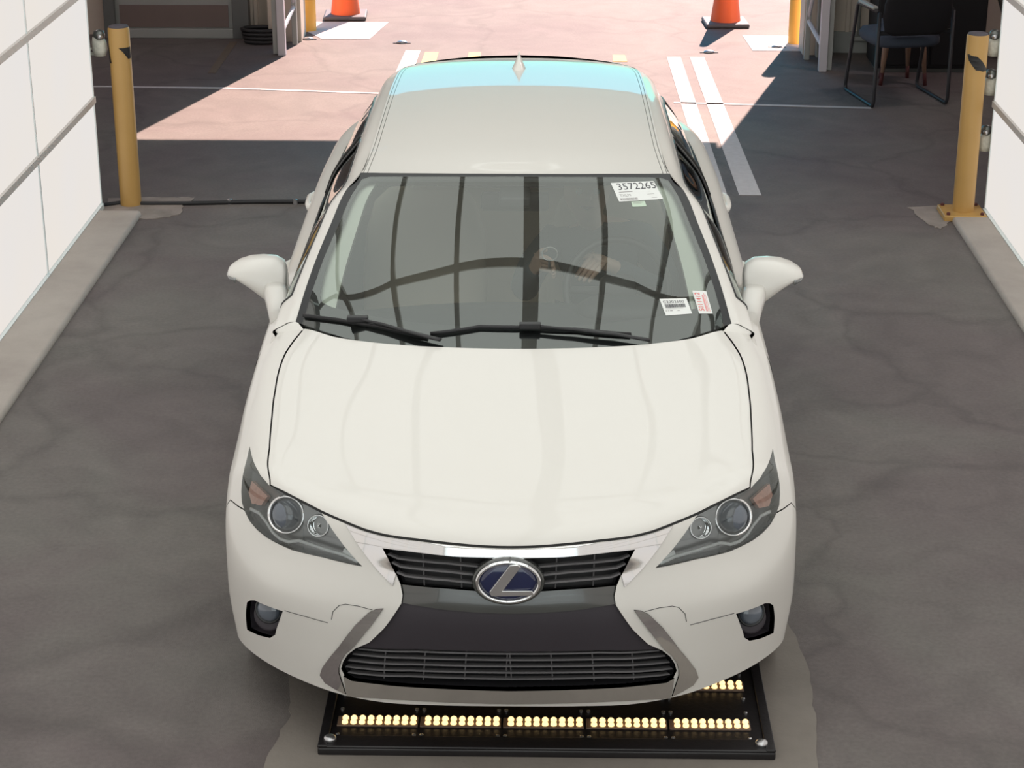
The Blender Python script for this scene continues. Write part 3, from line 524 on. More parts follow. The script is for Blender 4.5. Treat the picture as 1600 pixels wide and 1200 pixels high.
st = empty('wooden_stool', (2.52, 14.24, 0), R(8)); tag(st, 'tan wooden stool with tapered legs behind the black chair', 'stool')
MB().lathe([(.15, .42), (.17, .425), (.17, .45), (.15, .46), (.01, .462)], 28).obj('seat', 'seatg', st, smooth=True)
for ax, ay in ((-.15, -.06), (.15, -.10), (-.09, .14), (.10, .14)):
    l_ = MB().tube([(ax, ay, .09), (ax*.9, ay*.9, .25), (ax*.75, ay*.75, .42)], [.014, .021, .026], 10).obj('leg', 'wood', st, smooth=True)
    MB().tube([(ax*1.06, ay*1.06, 0), (ax, ay, .09)], [.014, .0145], 10).obj('leg_tip', 'rust', l_, smooth=True)
pl = empty('timber_offcut', (2.92, 15.14, 1.15)) if 0 else None
pg = empty('wall_conduit', (2.36, 15.26, 0)); tag(pg, 'thin grey conduit running down the cream back wall', 'conduit')
MB().tube([(.0, 0, .10), (0, 0, 2.6)], .012, 8).obj('pipe', 'mgrey', pg, smooth=True)
MB().box((-.06, -.03, .10), (.16, .0, .135)).obj('junction_box', 'mgrey', pg, bevel=.004)
rl = empty('floor_lever', (3.35, 14.9, 0)); tag(rl, 'dark pipe leaning on the back wall right of the black cabinet', 'pipe')
MB().tube([(.22, .0, .02), (-.1, .32, .9)], .022, 10).obj('pipe_run', 'dgrey', rl, smooth=True)
MB().tube([(.15, -.04, .02), (.0, .32, .6)], .014, 10).obj('brace', 'dgrey', rl, smooth=True)

# ---------------------------------------------------------------- the car
X0, Y0, CY = -.11326, 4.98336, .0081454
car = empty('car', (X0, Y0, 0), CY)
tag(car, 'white hatchback with chrome spindle grille parked over the light plate', 'car')
N = DATA['nets']; F = DATA['F']; W = DATA['W']
SF = Surf(N['FRONT'], True); SBs = Surf(N['SB']); SG = Surf(N['GS']); SR = Surf(N['ROOF'], True); SW = Surf(N['WS'], True)

def cdt(S, lines, nu=10, nv=10, su=.16, sv=.16, closed=()):
    """triangulate the (u,v) domain with the given polylines as edges, flood fill between them"""
    pts = []; edges = []
    def chain(p, cl=False):
        k = len(pts); pts.extend(p)
        edges.extend((k+i, k+i+1) for i in range(len(p)-1))
        if cl: edges.append((k+len(p)-1, k))
    um, vm = S.C-1, S.R-1
    b = [(i/nu, 0) for i in range(um*nu)]+[(um, j/nv) for j in range(vm*nv)]+[(um-i/nu, vm) for i in range(um*nu)]+[(0, vm-j/nv) for j in range(vm*nv)]
    chain(b, True); nb = len(edges)
    segs = []
    for key, ln in lines.items():
        cl = key in closed; q = []
        m = len(ln)
        for i in range(m if cl else m-1):
            a = np.array(ln[i]); c = np.array(ln[(i+1) % m]); k = max(1, int(np.hypot(*(c-a))*nu*.9))
            for t in range(k): q.append(tuple(a+(c-a)*t/k))
            segs.append((a, c))
        if not cl: q.append(tuple(ln[-1]))
        chain([(min(um, max(0, x)), min(vm, max(0, y))) for x, y in q], cl)
    gu, gv = np.meshgrid(np.arange(1, um*nu)/nu, np.arange(1, vm*nv)/nv); g = np.stack([gu.ravel(), gv.ravel()], 1)
    keep = np.ones(len(g), bool)
    for a, c in segs:
        d = c-a; L2 = max(1e-12, (d*d).sum()); t = np.clip(((g-a)@d)/L2, 0, 1); keep &= np.hypot(*(g-(a+t[:, None]*d)).T) > .35/nu
    k0 = len(pts); pts.extend(map(tuple, g[keep]))
    vin = [Vector((p[0]*su, p[1]*sv)) for p in pts]
    vo, eo, fo, ov, oe, of = delaunay_2d_cdt(vin, edges, [], 0, 1e-6)
    uv = np.array([(p.x/su, p.y/sv) for p in vo]); uv[:, 0] = np.clip(uv[:, 0], 0, um); uv[:, 1] = np.clip(uv[:, 1], 0, vm)
    cons = {frozenset(e) for e, o in zip(eo, oe) if len(o)}
    tri = [tuple(t) for t in fo]; em = {}
    for i, t in enumerate(tri):
        for a, c in ((0, 1), (1, 2), (2, 0)):
            e = frozenset((t[a], t[c]))
            if e not in cons: em.setdefault(e, []).append(i)
    comp = list(range(len(tri)))
    def find(x):
        while comp[x] != x: comp[x] = comp[comp[x]]; x = comp[x]
        return x
    for e, l in em.items():
        for k in l[1:]: comp[find(k)] = find(l[0])
    comp = np.array([find(i) for i in range(len(tri))])
    P = S.ev(uv[:, 0], uv[:, 1]); Nn = S.nrm(uv[:, 0], uv[:, 1])
    return dict(S=S, uv=uv, tri=np.array(tri), comp=comp, P=P, N=Nn)
def at(c, u, v):
    T_ = c['uv'][c['tri']]; p = np.array([u, v])
    def s(a, b): return (b[:, 0]-a[:, 0])*(p[1]-a[:, 1])-(b[:, 1]-a[:, 1])*(p[0]-a[:, 0])
    d0, d1, d2 = s(T_[:, 0], T_[:, 1]), s(T_[:, 1], T_[:, 2]), s(T_[:, 2], T_[:, 0])
    ok = ((d0 >= -1e-9) & (d1 >= -1e-9) & (d2 >= -1e-9)) | ((d0 <= 1e-9) & (d1 <= 1e-9) & (d2 <= 1e-9))
    k = np.where(ok)[0]
    return c['comp'][k[0]] if len(k) else -1
def shell(c, ids, name, m, parent, off=0, flange=.012, both=True, wall=None, outN=1, inner=False):
    """one panel from the surface: skin, returned edges; both = spans the centre line, else a left/right pair"""
    tris = c['tri'][np.isin(c['comp'], list(ids))]
    if not len(tris): print('EMPTY', name); return []
    used = np.unique(tris); idx = {int(v): i for i, v in enumerate(used)}
    Nn = c['N'][used]*outN; P = c['P'][used]+Nn*off
    if both: P[c['uv'][used, 0] < 1e-6, 0] = 0
    T_ = [tuple(idx[int(i)] for i in t) for t in tris]
    ec = {}
    for t in T_:
        for a, b in ((t[0], t[1]), (t[1], t[2]), (t[2], t[0])): ec[(a, b)] = 1
    bnd = [e for e in ec if (e[1], e[0]) not in ec and not (both and abs(P[e[0], 0]) < 1e-6 and abs(P[e[1], 0]) < 1e-6)]
    V = [tuple(p) for p in P]; VN = [tuple(n) for n in Nn]; Fc = []
    for t in T_:
        n = np.cross(P[t[1]]-P[t[0]], P[t[2]]-P[t[0]])
        Fc.append(t if n@Nn[t[0]] > 0 else t[::-1])
    if flange:
        for a, b in bnd:
            k = len(V); pa, pb = P[a], P[b]; qa, qb = pa-Nn[a]*flange, pb-Nn[b]*flange
            fn = np.cross(pb-pa, Nn[a]); 
            if inner: fn = -fn
            fn = fn/(np.linalg.norm(fn)+1e-12)
            V += [tuple(pa), tuple(pb), tuple(qb), tuple(qa)]; VN += [tuple(fn)]*4; Fc.append((k, k+1, k+2, k+3))
    V = np.array(V); VN = np.array(VN)
    def build(V, VN, Fc, nm):
        me = bpy.data.meshes.new(nm); me.from_pydata([tuple(v) for v in V], [], Fc); me.update()
        for p in me.polygons: p.use_smooth = True
        try: me.normals_split_custom_set_from_vertices([tuple(n) for n in VN])
        except Exception as e: print(e)
        return link(nm, me, m, parent)
    mV, mN = V*[-1, 1, 1], VN*[-1, 1, 1]; mF = [tuple(f[::-1]) for f in Fc]
    if both:
        seam = {i: i for i in range(len(used)) if abs(V[i, 0]) < 1e-6}
        k = len(V); remap = {}; nv, nn = list(V), list(VN)
        for i in range(k):
            if i in seam: remap[i] = i
            else: remap[i] = len(nv); nv.append(mV[i]); nn.append(mN[i])
        return [build(np.array(nv), np.array(nn), Fc+[tuple(remap[i] for i in f) for f in mF], name)]
    return [build(V, VN, Fc, name), build(mV, mN, mF, name)]
def recess(c, ids, name, m, parent, depth, both=True, top=0):
    """dark well behind an opening: back face plus walls"""
    tris = c['tri'][np.isin(c['comp'], list(ids))]
    used = np.unique(tris); idx = {int(v): i for i, v in enumerate(used)}
    Nn = c['N'][used]; P = c['P'][used]
    T_ = [tuple(idx[int(i)] for i in t) for t in tris]; ec = {}
    for t in T_:
        for a, b in ((t[0], t[1]), (t[1], t[2]), (t[2], t[0])): ec[(a, b)] = 1
    bnd = [e for e in ec if (e[1], e[0]) not in ec and not (both and abs(P[e[0], 0]) < 1e-6 and abs(P[e[1], 0]) < 1e-6)]
    bv = {i for e in bnd for i in e}
    cen = P.mean(0)
    B = P-Nn*depth
    V = [tuple(p) for p in B]+[tuple(P[i]-Nn[i]*top) for i in range(len(P))]; k = len(P)
    Fc = T_+[(a, b, k+b, k+a) for a, b in bnd]
    outs = []
    for s in ((1,) if both else (1, -1)):
        VV = [(s*x, y, z) for x, y, z in V]; FF = list(Fc)
        if both:
            n0 = len(VV); VV += [(-x, y, z) for x, y, z in V]; FF += [tuple(i+n0 for i in f) for f in Fc]
        me = bpy.data.meshes.new(name); me.from_pydata(VV, [], FF)
        bm = bmesh.new(); bm.from_mesh(me)
        bmesh.ops.delete(bm, geom=[v for v in bm.verts if not v.link_faces], context='VERTS')
        bmesh.ops.remove_doubles(bm, verts=bm.verts, dist=1e-5); bmesh.ops.recalc_face_normals(bm, faces=bm.faces); bm.to_mesh(me); bm.free()
        outs.append(autosmooth(link(name, me, m, parent), 35))
    return outs
def on(S, u, v, off=0, side=1):
    p = S.ev(abs(u), v)[0]+S.nrm(abs(u), v)[0]*off
    if u < 0 or side < 0: p = p*[-1, 1, 1]
    return p
def line_on(S, ln, off, n=6, both=False):
    out = []
    for i in range(len(ln)-1):
        for k in range(n):
            t = k/n; out.append(on(S, ln[i][0]+(ln[i+1][0]-ln[i][0])*t, ln[i][1]+(ln[i+1][1]-ln[i][1])*t, off))
    out.append(on(S, *ln[-1], off))
    if both: out = [p*[-1, 1, 1] for p in out[:-1]][:]+[out[-1]]+out[:-1][::-1]
    return out
def bar(S, ln, off, h, d, both=False, n=6):
    """flat bar laid along a line of the surface: h high across the surface, d deep"""
    P = line_on(S, ln, off, n, both); rings = []
    for i, p in enumerate(P):
        t = np.array(P[min(i+1, len(P)-1)])-np.array(P[max(i-1, 0)]); t /= np.linalg.norm(t)
        nrm_ = np.array([0, -1, .15]); nrm_ = nrm_-t*(nrm_@t); nrm_ /= np.linalg.norm(nrm_); up = np.cross(nrm_, t)
        rings.append([p+up*h/2, p+nrm_*d*.0+up*h/2, p+nrm_*d*.3, p-up*h/2, p-up*h/2-nrm_*d, p+up*h/2-nrm_*d])
    return MB().loft(rings)

# --- front shell
fb = F['fb']; fbl = [fb[0]]+[fb[1]]+[fb[2]]+[[6.4, 3.15], [7, 3.05]]
def shift(l, d): return [[a, b+d] for a, b in l]
fl = {k: F[k] for k in ('hood_in', 'hood_out', 'headlight', 'chrome_top', 'chrome_side', 'grille_top', 'grille_side', 'band_top', 'band_bot', 'chrome_close', 'low_side', 'plate_bot', 'low_bot', 'strip_bot', 'strip_side', 'blade', 'fog')}
fl['fb_a'] = shift(fbl, .012); fl['fb_b'] = shift(fbl, -.012)
cf = cdt(SF, fl, 10, 10, closed=('headlight', 'blade', 'fog'))
sid = {k: at(cf, *v) for k, v in F['seed'].items()}
print('comps', sid)
shell(cf, [sid['hood']], 'hood', 'paint', car)
shell(cf, [sid['bumper']], 'front_bumper', 'paint', car, flange=.018)
for o in shell(cf, [sid['fender']], 'fender', 'paint', car, both=False, flange=.03): pass
shell(cf, [sid['chrome']], 'grille_surround', 'chrome', car, off=.003, flange=.03)[0]['label'] = 'polished chrome surround over the grille'
shell(cf, [sid['band']], 'grille_band', 'gloss', car, off=-.008, flange=.02)
shell(cf, [sid['plate']], 'plate_panel', 'matt', car, off=-.012, flange=.02)
shell(cf, [sid['strip']], 'bumper_chrome', 'chrome', car, off=.006, flange=.02)
for o in shell(cf, [sid['blade']], 'bumper_blade', 'chrome', car, off=.005, flange=.02, both=False): o['label'] = 'chrome blade'
gr = recess(cf, [sid['grille']], 'upper_grille', 'black', car, .05, top=.028)[0]
lg = recess(cf, [sid['lower']], 'lower_grille', 'black', car, .06, top=.012)[0]
fg = recess(cf, [sid['fog']], 'fog_recess', 'matt', car, .06, both=False, top=.016)
hl = recess(cf, [sid['headlight']], 'headlight', 'silver', car, .03, both=False, top=.004)
named = set(sid.values())
rest = [c_ for c_ in set(cf['comp'].tolist()) if c_ not in named]
shell(cf, rest, 'panel_gap', 'gap', car, off=-.007, flange=0)
for ln in F['slats']: bar(SF, ln, -.012, .006, .02, True).obj('slat', 'slat', gr)
for ln in F['lslats']: bar(SF, ln, -.016, .005, .02, True).obj('slat', 'slat', lg)
for ln in F['gvert']:
    for s in (1, -1): MB().tube([p*[s, 1, 1] for p in line_on(SF, ln, -.03)], .002, 4).obj('divider', 'slat', gr)
for ln in F['lvert']:
    for s in (1, -1):
        MB().tube([p*[s, 1, 1] for p in line_on(SF, ln, -.026)], .002, 4).obj('divider', 'slat', lg)
for s in (1, -1):
    MB().tube([p*[s, 1, 1] for p in line_on(SF, F['tow'], .0002)], .0012, 4).obj('tow_cover_seam', 'gap', car)
    MB().tube([p*[s, 1, 1] for p in line_on(SF, F['crease'], .0002)], .0012, 4).obj('bumper_seam', 'gap', car)
# headlights
for i, s in enumerate((1, -1)):
    h = hl[i]
    shell_l = None
    C0 = on(SF, *F['proj'], -.012); n0 = SF.nrm(*F['proj'])[0]; n0 = n0*.45+np.array([0, -.9, .35]); n0 /= np.linalg.norm(n0)
    def disc(c0, n_, prof, m, nm, squash=(1, 1)):
        c1 = c0*[s, 1, 1]; n1 = Vector(n_*[s, 1, 1]); q = n1.to_track_quat('Z', 'Y').to_matrix()
        mb = MB().lathe(prof, 32, squash=squash); mb.v = [tuple(q@Vector(v)+Vector(c1)) for v in mb.v]
        return mb.obj(nm, m, h, smooth=True)
    ring = [(.046, -.02), (.050, .0), (.0555, .006), (.058, .0), (.060, -.02)]
    disc(C0, n0, [(.0595, -.02), (.0585, .002), (.054, .007), (.0495, .002), (.048, -.02)], 'chrome', 'projector_ring')
    disc(C0, n0, [(.050, -.02), (.048, -.006), (.040, .006), (.024, .014), (.002, .017)], 'dlens', 'projector_lens')
    C1 = on(SF, *F['refl'], -.02)
    disc(C1, n0, [(.036, -.02), (.034, .002), (.030, .004), (.028, -.012), (.010, -.02), (.004, .0)], 'chrome', 'side_reflector')
    am = [on(SF, *p, -.014)*[s, 1, 1] for p in F['amber']]
    nn = SF.nrm(*F['amber'][2])[0]*[s, 1, 1]
    k = len(am); v = am+[p-nn*.012 for p in am]; MB().add(v, [tuple(range(k)), tuple(range(2*k-1, k-1, -1))]+[(j, (j+1) % k, k+(j+1) % k, k+j) for j in range(k)]).obj('amber_reflector', 'amber', h)
    wt = [on(SF, *p, -.006)*[s, 1, 1] for p in F['wtip']]; k = len(wt); v = wt+[p-nn*.01 for p in wt]
    MB().add(v, [tuple(range(k)), tuple(range(2*k-1, k-1, -1))]+[(j, (j+1) % k, k+(j+1) % k, k+j) for j in range(k)]).obj('corner_reflector', 'paper', h)
    MB().tube([p*[s, 1, 1] for p in line_on(SF, F['hstrip'], -.004, 4)], .0045, 8, rz=.006).obj('light_guide', 'paper', h, smooth=True)
for o, p_ in zip(shell(cf, [sid['headlight']], 'lens_cover', 'lens', None, off=.001, flange=0, both=False), hl): o.parent = p_
# fog lamps
for i, s in enumerate((1, -1)):
    C0 = on(SF, *F['foglamp'], -.018)*[s, 1, 1]; n1 = Vector((s*.25, -.93, .22)).normalized(); q = n1.to_track_quat('Z', 'Y').to_matrix()
    for nm, m, prof in (('fog_lamp_body', 'rubber', [(.044, -.06), (.045, -.004), (.040, .002), (.038, -.003)]), ('fog_lamp_lens', 'dlens', [(.038, -.02), (.037, -.001), (.028, .007), (.012, .011), (.001, .012)])):
        mb = MB().lathe(prof, 28); mb.v = [tuple(q@Vector(v)+Vector(C0)) for v in mb.v]; mb.obj(nm, m, fg[i], smooth=True)
    mb = MB().lathe([(.046, -.03), (.048, .0), (.046, .004), (.040, .004)], 28, squash=(1, 1)); mb.v = [tuple(q@Vector((v[0], v[1], v[2]))+Vector(C0)+Vector((0, .004, -.022))) for v in mb.v]; mb.obj('fog_lamp_shroud', 'matt', fg[i], smooth=True)
# emblem
E0 = np.array([0, SF.ev(*F['emb'])[0][1], SF.ev(*F['emb'])[0][2]]); en = Vector((0, -1, .10)).normalized()
ex = Vector((1, 0, 0)); ey = en.cross(ex).normalized()
if ey.z < 0: ey = -ey
eo = Vector(E0)+en*.016
def emap(x, y, z): return tuple(eo+ex*x+ey*y+en*z)
em = empty('emblem'); em.parent = car; em['label'] = 'oval emblem, chrome slanted L on dark blue'
def edisc(prof, m, nm, ax=(.092, .0635)):
    mb = MB().lathe(prof, 48, squash=ax); mb.v = [emap(*v) for v in mb.v]; return mb.obj(nm, m, em, smooth=True)
edisc([(1.13, -.03), (1.12, -.002), (1.06, .003), (1.0, -.001)], 'gloss', 'mount_ring')
edisc([(.96, -.01), (.95, .002), (.7, .005), (.3, .007), (.01, .0075)], 'blue', 'badge_face')
MB().tube([emap(.0885*math.cos(a), .060*math.sin(a), .003) for a in [k*math.pi/32 for k in range(64)]], .0062, 12, closed=True).obj('chrome_ring', 'chrome', em, smooth=True)
Lp = [(.004, .055), (-.054, -.026), (-.048, -.040), (.076, -.036), (.068, -.022), (-.016, -.023), (.036, .050), (.026, .0565)]
k = len(Lp); v = [emap(x, y, .008) for x, y in Lp]+[emap(x, y, .014) for x, y in Lp]
lo = MB().add(v, [tuple(range(k))[::-1], tuple(range(k, 2*k))]+[(j, (j+1) % k, k+(j+1) % k, k+j) for j in range(k)]).obj('letter_mark', 'chrome', em, bevel=.0015)

# --- windshield
wl = dict(frame=W['frame'], frit=W['frit'])
cw = cdt(SW, wl, 10, 10, .25, .25)
fr_id = at(cw, 3.93, 3.2); gl_id = at(cw, 1.0, 2.5); ft_id = at(cw, 1.0, .12)
print('wind', fr_id, gl_id, ft_id)
ws = shell(cw, [gl_id, ft_id], 'windshield', 'wind', car, off=.002, flange=0)[0]
shell(cw, [ft_id], 'frit_band', 'frit', None, off=-.003, flange=0)[0].parent = ws
shell(cw, [c_ for c_ in set(cw['comp'].tolist()) if c_ not in (gl_id, ft_id)], 'windshield_moulding', 'rubber', car, off=.001, flange=.01)
def wiper(blade, arm, nm):
    w = empty(nm); w.parent = car
    MB().tube(line_on(SW, blade, .012, 5), .005, 8, rz=.0065).obj('blade', 'black', w, smooth=True)
    MB().tube(line_on(SW, blade, .006, 5), .004, 6).obj('blade_rubber', 'rubber', w, smooth=True)
    a = line_on(SW, arm, .026, 5); MB().tube(a, [.006+.006*i/len(a) for i in range(len(a))], 8, rz=.005).obj('arm', 'black', w, smooth=True)
    p = Vector(a[0]); MB().box(p-Vector((.035, .014, .012)), p+Vector((.035, .014, .008))).obj('clip', 'black', w, bevel=.004)
wiper([[-a, b] for a, b in W['wiperA']], [[-a, b] for a, b in W['wiperAarm']], 'wiper'); wiper(W['wiperB'], W['wiperBarm'], 'wiper')
# cowl under the rear edge of the hood
cr = [[(x, y, z) for x, y, z in [on(SF, u, 9.0-.0, -o_)+np.array([0, .0+dy, dz]) for u in np.linspace(-3.75, 3.75, 41)]] for o_, dy, dz in ((.014, -.12, -.03), (.014, .0, -.012), (.02, .06, -.035), (.03, .10, -.05))]
v = [p for r_ in cr for p in r_]; MB().add(v, [(i*41+k, i*41+k+1, (i+1)*41+k+1, (i+1)*41+k) for i in range(3) for k in range(40)]).obj('cowl', 'black', car, smooth=True)
# stickers on the glass
def sticker(q, m, label, t=.0035):
    P = [on(SW, u, v_, t) for u, v_ in q]  # top left, top right, bottom right, bottom left
    nn = np.cross(P[1]-P[0], P[3]-P[0]); nn /= np.linalg.norm(nn)
    if nn[1] > 0: nn = -nn
    v = P+[p-nn*.0006 for p in P]
    o = MB().add(v, [(0, 1, 2, 3), (7, 6, 5, 4), (0, 1, 5, 4), (1, 2, 6, 5), (2, 3, 7, 6), (3, 0, 4, 7)]).obj('sticker', m, car); o['label'] = label
    def mp(s, t_, e=.0005): return (P[3]*(1-s)+P[2]*s)*(1-t_)+(P[0]*(1-s)+P[1]*s)*t_+nn*e
    return o, mp
def put_text(o, mp, txt, s0, t0, s1, t1, m, rot=False, nm='print'):
    v, f = text_pts(txt); a = v[:, :2].min(0); b = v[:, :2].max(0)
    q = (v[:, :2]-a)/(b-a)
    if rot: pts = [mp(s1-(s1-s0)*y, t0+(t1-t0)*x) for x, y in q]
    else: pts = [mp(s0+(s1-s0)*x, t0+(t1-t0)*y) for x, y in q]
    MB().add(pts, f).obj(nm, m, o)
def put_rect(o, mp, rects, m, nm='print'):
    mb = MB()
    for s0, t0, s1, t1 in rects: mb.add([mp(s0, t0), mp(s1, t0), mp(s1, t1), mp(s0, t1)], [(0, 1, 2, 3)])
    mb.obj(nm, m, o)
o, mp = sticker(W['st'][0], 'paper', 'large white lot sticker reading 3572265'); SW_ST = o
put_text(o, mp, '3572265', .11, .60, .985, .95, 'ink')
put_rect(o, mp, [(.09, .47, .40, .50)], 'inkl'); put_text(o, mp, 'TXLM', .07, .25, .32, .37, 'inkl')
put_rect(o, mp, [(.70, .30, .86, .315), (.74, .46, .80, .47), (.76, .10, .88, .115)], 'inkl')
bars = []
x = .05
while x < .44:
    w = random.choice((.006, .010, .014)); bars.append((x, .05, min(x+w, .44), .16)); x += w+random.choice((.005, .009))
put_rect(o, mp, bars, 'inkl', 'barcode')
o, mp = sticker(W['st'][1], 'mint', 'small pale green tag under the lot sticker', .003); put_rect(o, mp, [(.1, .75, .9, .82), (.1, .55, .7, .6)], 'inkl')
o, mp = sticker(W['st'][2], 'paper', 'white barcode sticker low on the windshield')
put_text(o, mp, 'C2202600', .08, .72, .86, .88, 'ink')
bars = []; x = .10
while x < .86:
    w = random.choice((.006, .010, .016)); bars.append((x, .44, min(x+w, .86), .66)); x += w+random.choice((.006, .010))
put_rect(o, mp, bars, 'ink', 'barcode'); put_rect(o, mp, [(.08, .37, .75, .385)], 'inkl'); put_rect(o, mp, [(.06, .24, .10, .28), (.14, .24, .17, .28), (.22, .24, .32, .28), (.50, .24, .60, .28)], 'inkl')
o, mp = sticker(W['st'][3], 'paper', 'narrow sticker with red number 5011412')
put_text(o, mp, '5011412', .10, .12, .46, .92, 'inkr', rot=True)
put_rect(o, mp, [(.58, .10, .70, .82), (.74, .08, .78, .90), (.84, .08, .87, .86)], 'pink')

# --- roof
e0 = .965; e1 = .885
cr_ = cdt(SR, dict(a=[(4-.10, v_) for v_ in np.linspace(0, 6, 13)], b=[(4-.125, v_) for v_ in np.linspace(0, 6, 13)], c=[(4-.30, v_) for v_ in np.linspace(0, 6, 13)], d=[(4-.325, v_) for v_ in np.linspace(0, 6, 13)]), 8, 8, .2, .4)
ra = at(cr_, 1, 3); rb = at(cr_, 3.8, 3); rc = at(cr_, 3.95, 3)
roof = shell(cr_, [ra], 'roof_panel', 'paint', car, flange=.01)[0]
shell(cr_, [rb], 'roof_moulding', 'paint', car, flange=.006, both=False)
shell(cr_, [rc], 'roof_edge', 'paint', car, flange=.006, both=False)
shell(cr_, [c_ for c_ in set(cr_['comp'].tolist()) if c_ not in (ra, rb, rc)], 'panel_gap', 'gap', car, off=-.004, flange=0)
shell(cr_, set(cr_['comp'].tolist()), 'headliner', 'head', car, off=-.045, flange=0)
# antenna fin
ap = SR.ev(0, 4.45)[0]
rings = []
for t in np.linspace(0, 1, 7):
    w = .030*(1-t)**1.3+.002; l = .055*(1-t)+.006; rings.append([(w*math.cos(a), ap[1]+.03+t*.045+l*math.sin(a)*(1.3 if math.sin(a) < 0 else .7), ap[2]-.006+t*.066) for a in [2*math.pi*k/20 for k in range(20)]])
MB().loft(rings).obj('antenna_fin', 'paint', car, smooth=True)
# spoiler
rw = [[], [], [], []]
for u in np.linspace(-3.6, 3.6, 25):
    p = on(SR, u, 6.0); rw[0].append(p+np.array([0, -.02, .004])); rw[1].append(p+np.array([0, .075-.02*abs(u)/3.6, -.006])); rw[2].append(p+np.array([0, .085-.02*abs(u)/3.6, -.022])); rw[3].append(p+np.array([0, -.02, -.03]))
MB().loft([[rw[j][i] for j in range(4)] for i in range(25)]).obj('roof_spoiler', 'paint', car, smooth=True).data.set_sharp_from_angle(angle=R(50))

# --- greenhouse sides: pillars, windows, rear window
gl = {}
fw = [(1.9, .75), (1.75, 2.5), (1.7, 4.5), (1.75, 5.6), (1.85, 7.0), (1.85, 7.25)]
gl['front'] = [(3.86, .9)]+[(2.1, .95), (1.85, 2.0), (1.75, 3.5), (1.75, 5.2), (1.95, 6.4), (1.95, 7.35), (3.90, 7.35), (3.93, 4)]
gl['rearw'] = [(1.95, 7.65), (2.0, 9.0), (2.25, 10.1), (2.9, 10.45), (3.88, 10.1), (3.9, 7.65)]
gl['hatch'] = [(.55, 12.15), (.45, 14.0), (3.75, 14.0), (3.7, 12.2)]
gl['door'] = [(1.25, .25), (1.2, 2), (1.15, 5), (1.2, 7.5), (1.25, 9.3), (1.6, 10.7), (2.8, 11.0), (4, 10.9)]
cg = cdt(SG, gl, 8, 8, .12, .22, closed=('front', 'rearw', 'hatch'))
g1 = at(cg, 3, 5); g2 = at(cg, 3, 9); g3 = at(cg, 2, 13.5); g4 = at(cg, .6, 5); g5 = at(cg, 1.45, 4); g6 = at(cg, 3.0, 7.5)
sgn = 1 if (SG.nrm(2, 6)[0][0] > 0) else -1
print('green', g1, g2, g3, g4, g5, g6, sgn)
for i_, nm in ((g1, 'front_side_window'), (g2, 'rear_side_window')): shell(cg, [i_], nm, 'side', car, both=False, flange=0, outN=sgn, off=-.006)
shell(cg, [c_ for c_ in set(cg['comp'].tolist()) if c_ not in (g1, g2, g3)], 'cabin_frame', 'paint', car, both=False, flange=.012, outN=sgn)
shell(cg, [g3], 'rear_window', 'side', car, both=False, flange=0, outN=sgn, off=-.004)
for s in (1, -1):
    def gline(pts, off): return [on(SG, u, v_, off*sgn, s) for u, v_ in pts]
    def fine(l, n=6):
        o = []
        for i in range(len(l)-1):
            for k in range(n): o.append((l[i][0]+(l[i+1][0]-l[i][0])*k/n, l[i][1]+(l[i+1][1]-l[i][1])*k/n))
        return o+[l[-1]]
    MB().tube(gline(fine(gl['front']+gl['front'][:1]), .0), .004, 6, rz=.006).obj('window_seal', 'rubber', car, smooth=True)
    MB().tube(gline(fine(gl['rearw']+gl['rearw'][:1]), .0), .004, 6, rz=.006).obj('window_seal', 'rubber', car, smooth=True)
    MB().tube(gline(fine([(3.96, .5), (3.96, 10.6)], 24), .001), .006, 6, rz=.006).obj('belt_moulding', 'rubber', car, smooth=True)
    bp_ = fine([(1.95, 7.5), (3.9, 7.5)], 8)
    MB().tube(gline(bp_, .0005), .014, 6, rz=.003).obj('pillar_cover', 'rubber', car)
    ca = [SF.ev(u, 8.97)[0] for u in np.linspace(3.95, 5, 8)]+[SF.ev(5.2, 8.93)[0]+np.array([.001, 0, 0])]; cb_ = [SG.ev(u, .02)[0] for u in np.linspace(0, 4, 8)]+[SBs.ev(.3, .22)[0]+np.array([.001, 0, .001])]
    MB().loft([[p*[s, 1, 1], (p*.5+q*.5)*[s, 1, 1]+np.array([0, 0, .002]), (q+np.array([0, .01, 0]))*[s, 1, 1], (q+np.array([0, .01, -.03]))*[s, 1, 1], (p+np.array([0, 0, -.03]))*[s, 1, 1]] for p, q in zip(ca, cb_)]).obj('fender_corner', 'paint', car, smooth=True).data.set_sharp_from_angle(angle=R(50))
# --- body side
def yz(S, y, z, u0=0, u1=None):
    if not hasattr(S, 'g'):
        u, v_ = np.meshgrid(np.arange(0, S.C-1+.001, .05), np.arange(0, S.R-1+.001, .05)); S.g = (u.ravel(), v_.ravel(), S.ev(u.ravel(), v_.ravel()))
    u, v_, P = S.g; k = np.argmin((P[:, 1]-y)**2+(P[:, 2]-z)**2+np.where(P[:, 0] < .5, 1, 0)); a = np.array([u[k], v_[k]])
    for _ in range(5):
        p0 = S.ev(*a)[0][1:]; hh = 1e-3; J = np.stack([(S.ev(a[0]+hh, a[1])[0][1:]-p0)/hh, (S.ev(a[0], a[1]+hh)[0][1:]-p0)/hh], 1)
        if abs(np.linalg.det(J)) < 1e-6: break
        a = np.clip(a+np.clip(np.linalg.solve(J, np.array([y, z])-p0), -.1, .1), [0, 0], [S.C-1, S.R-1])
    return tuple(a)
sl = {}
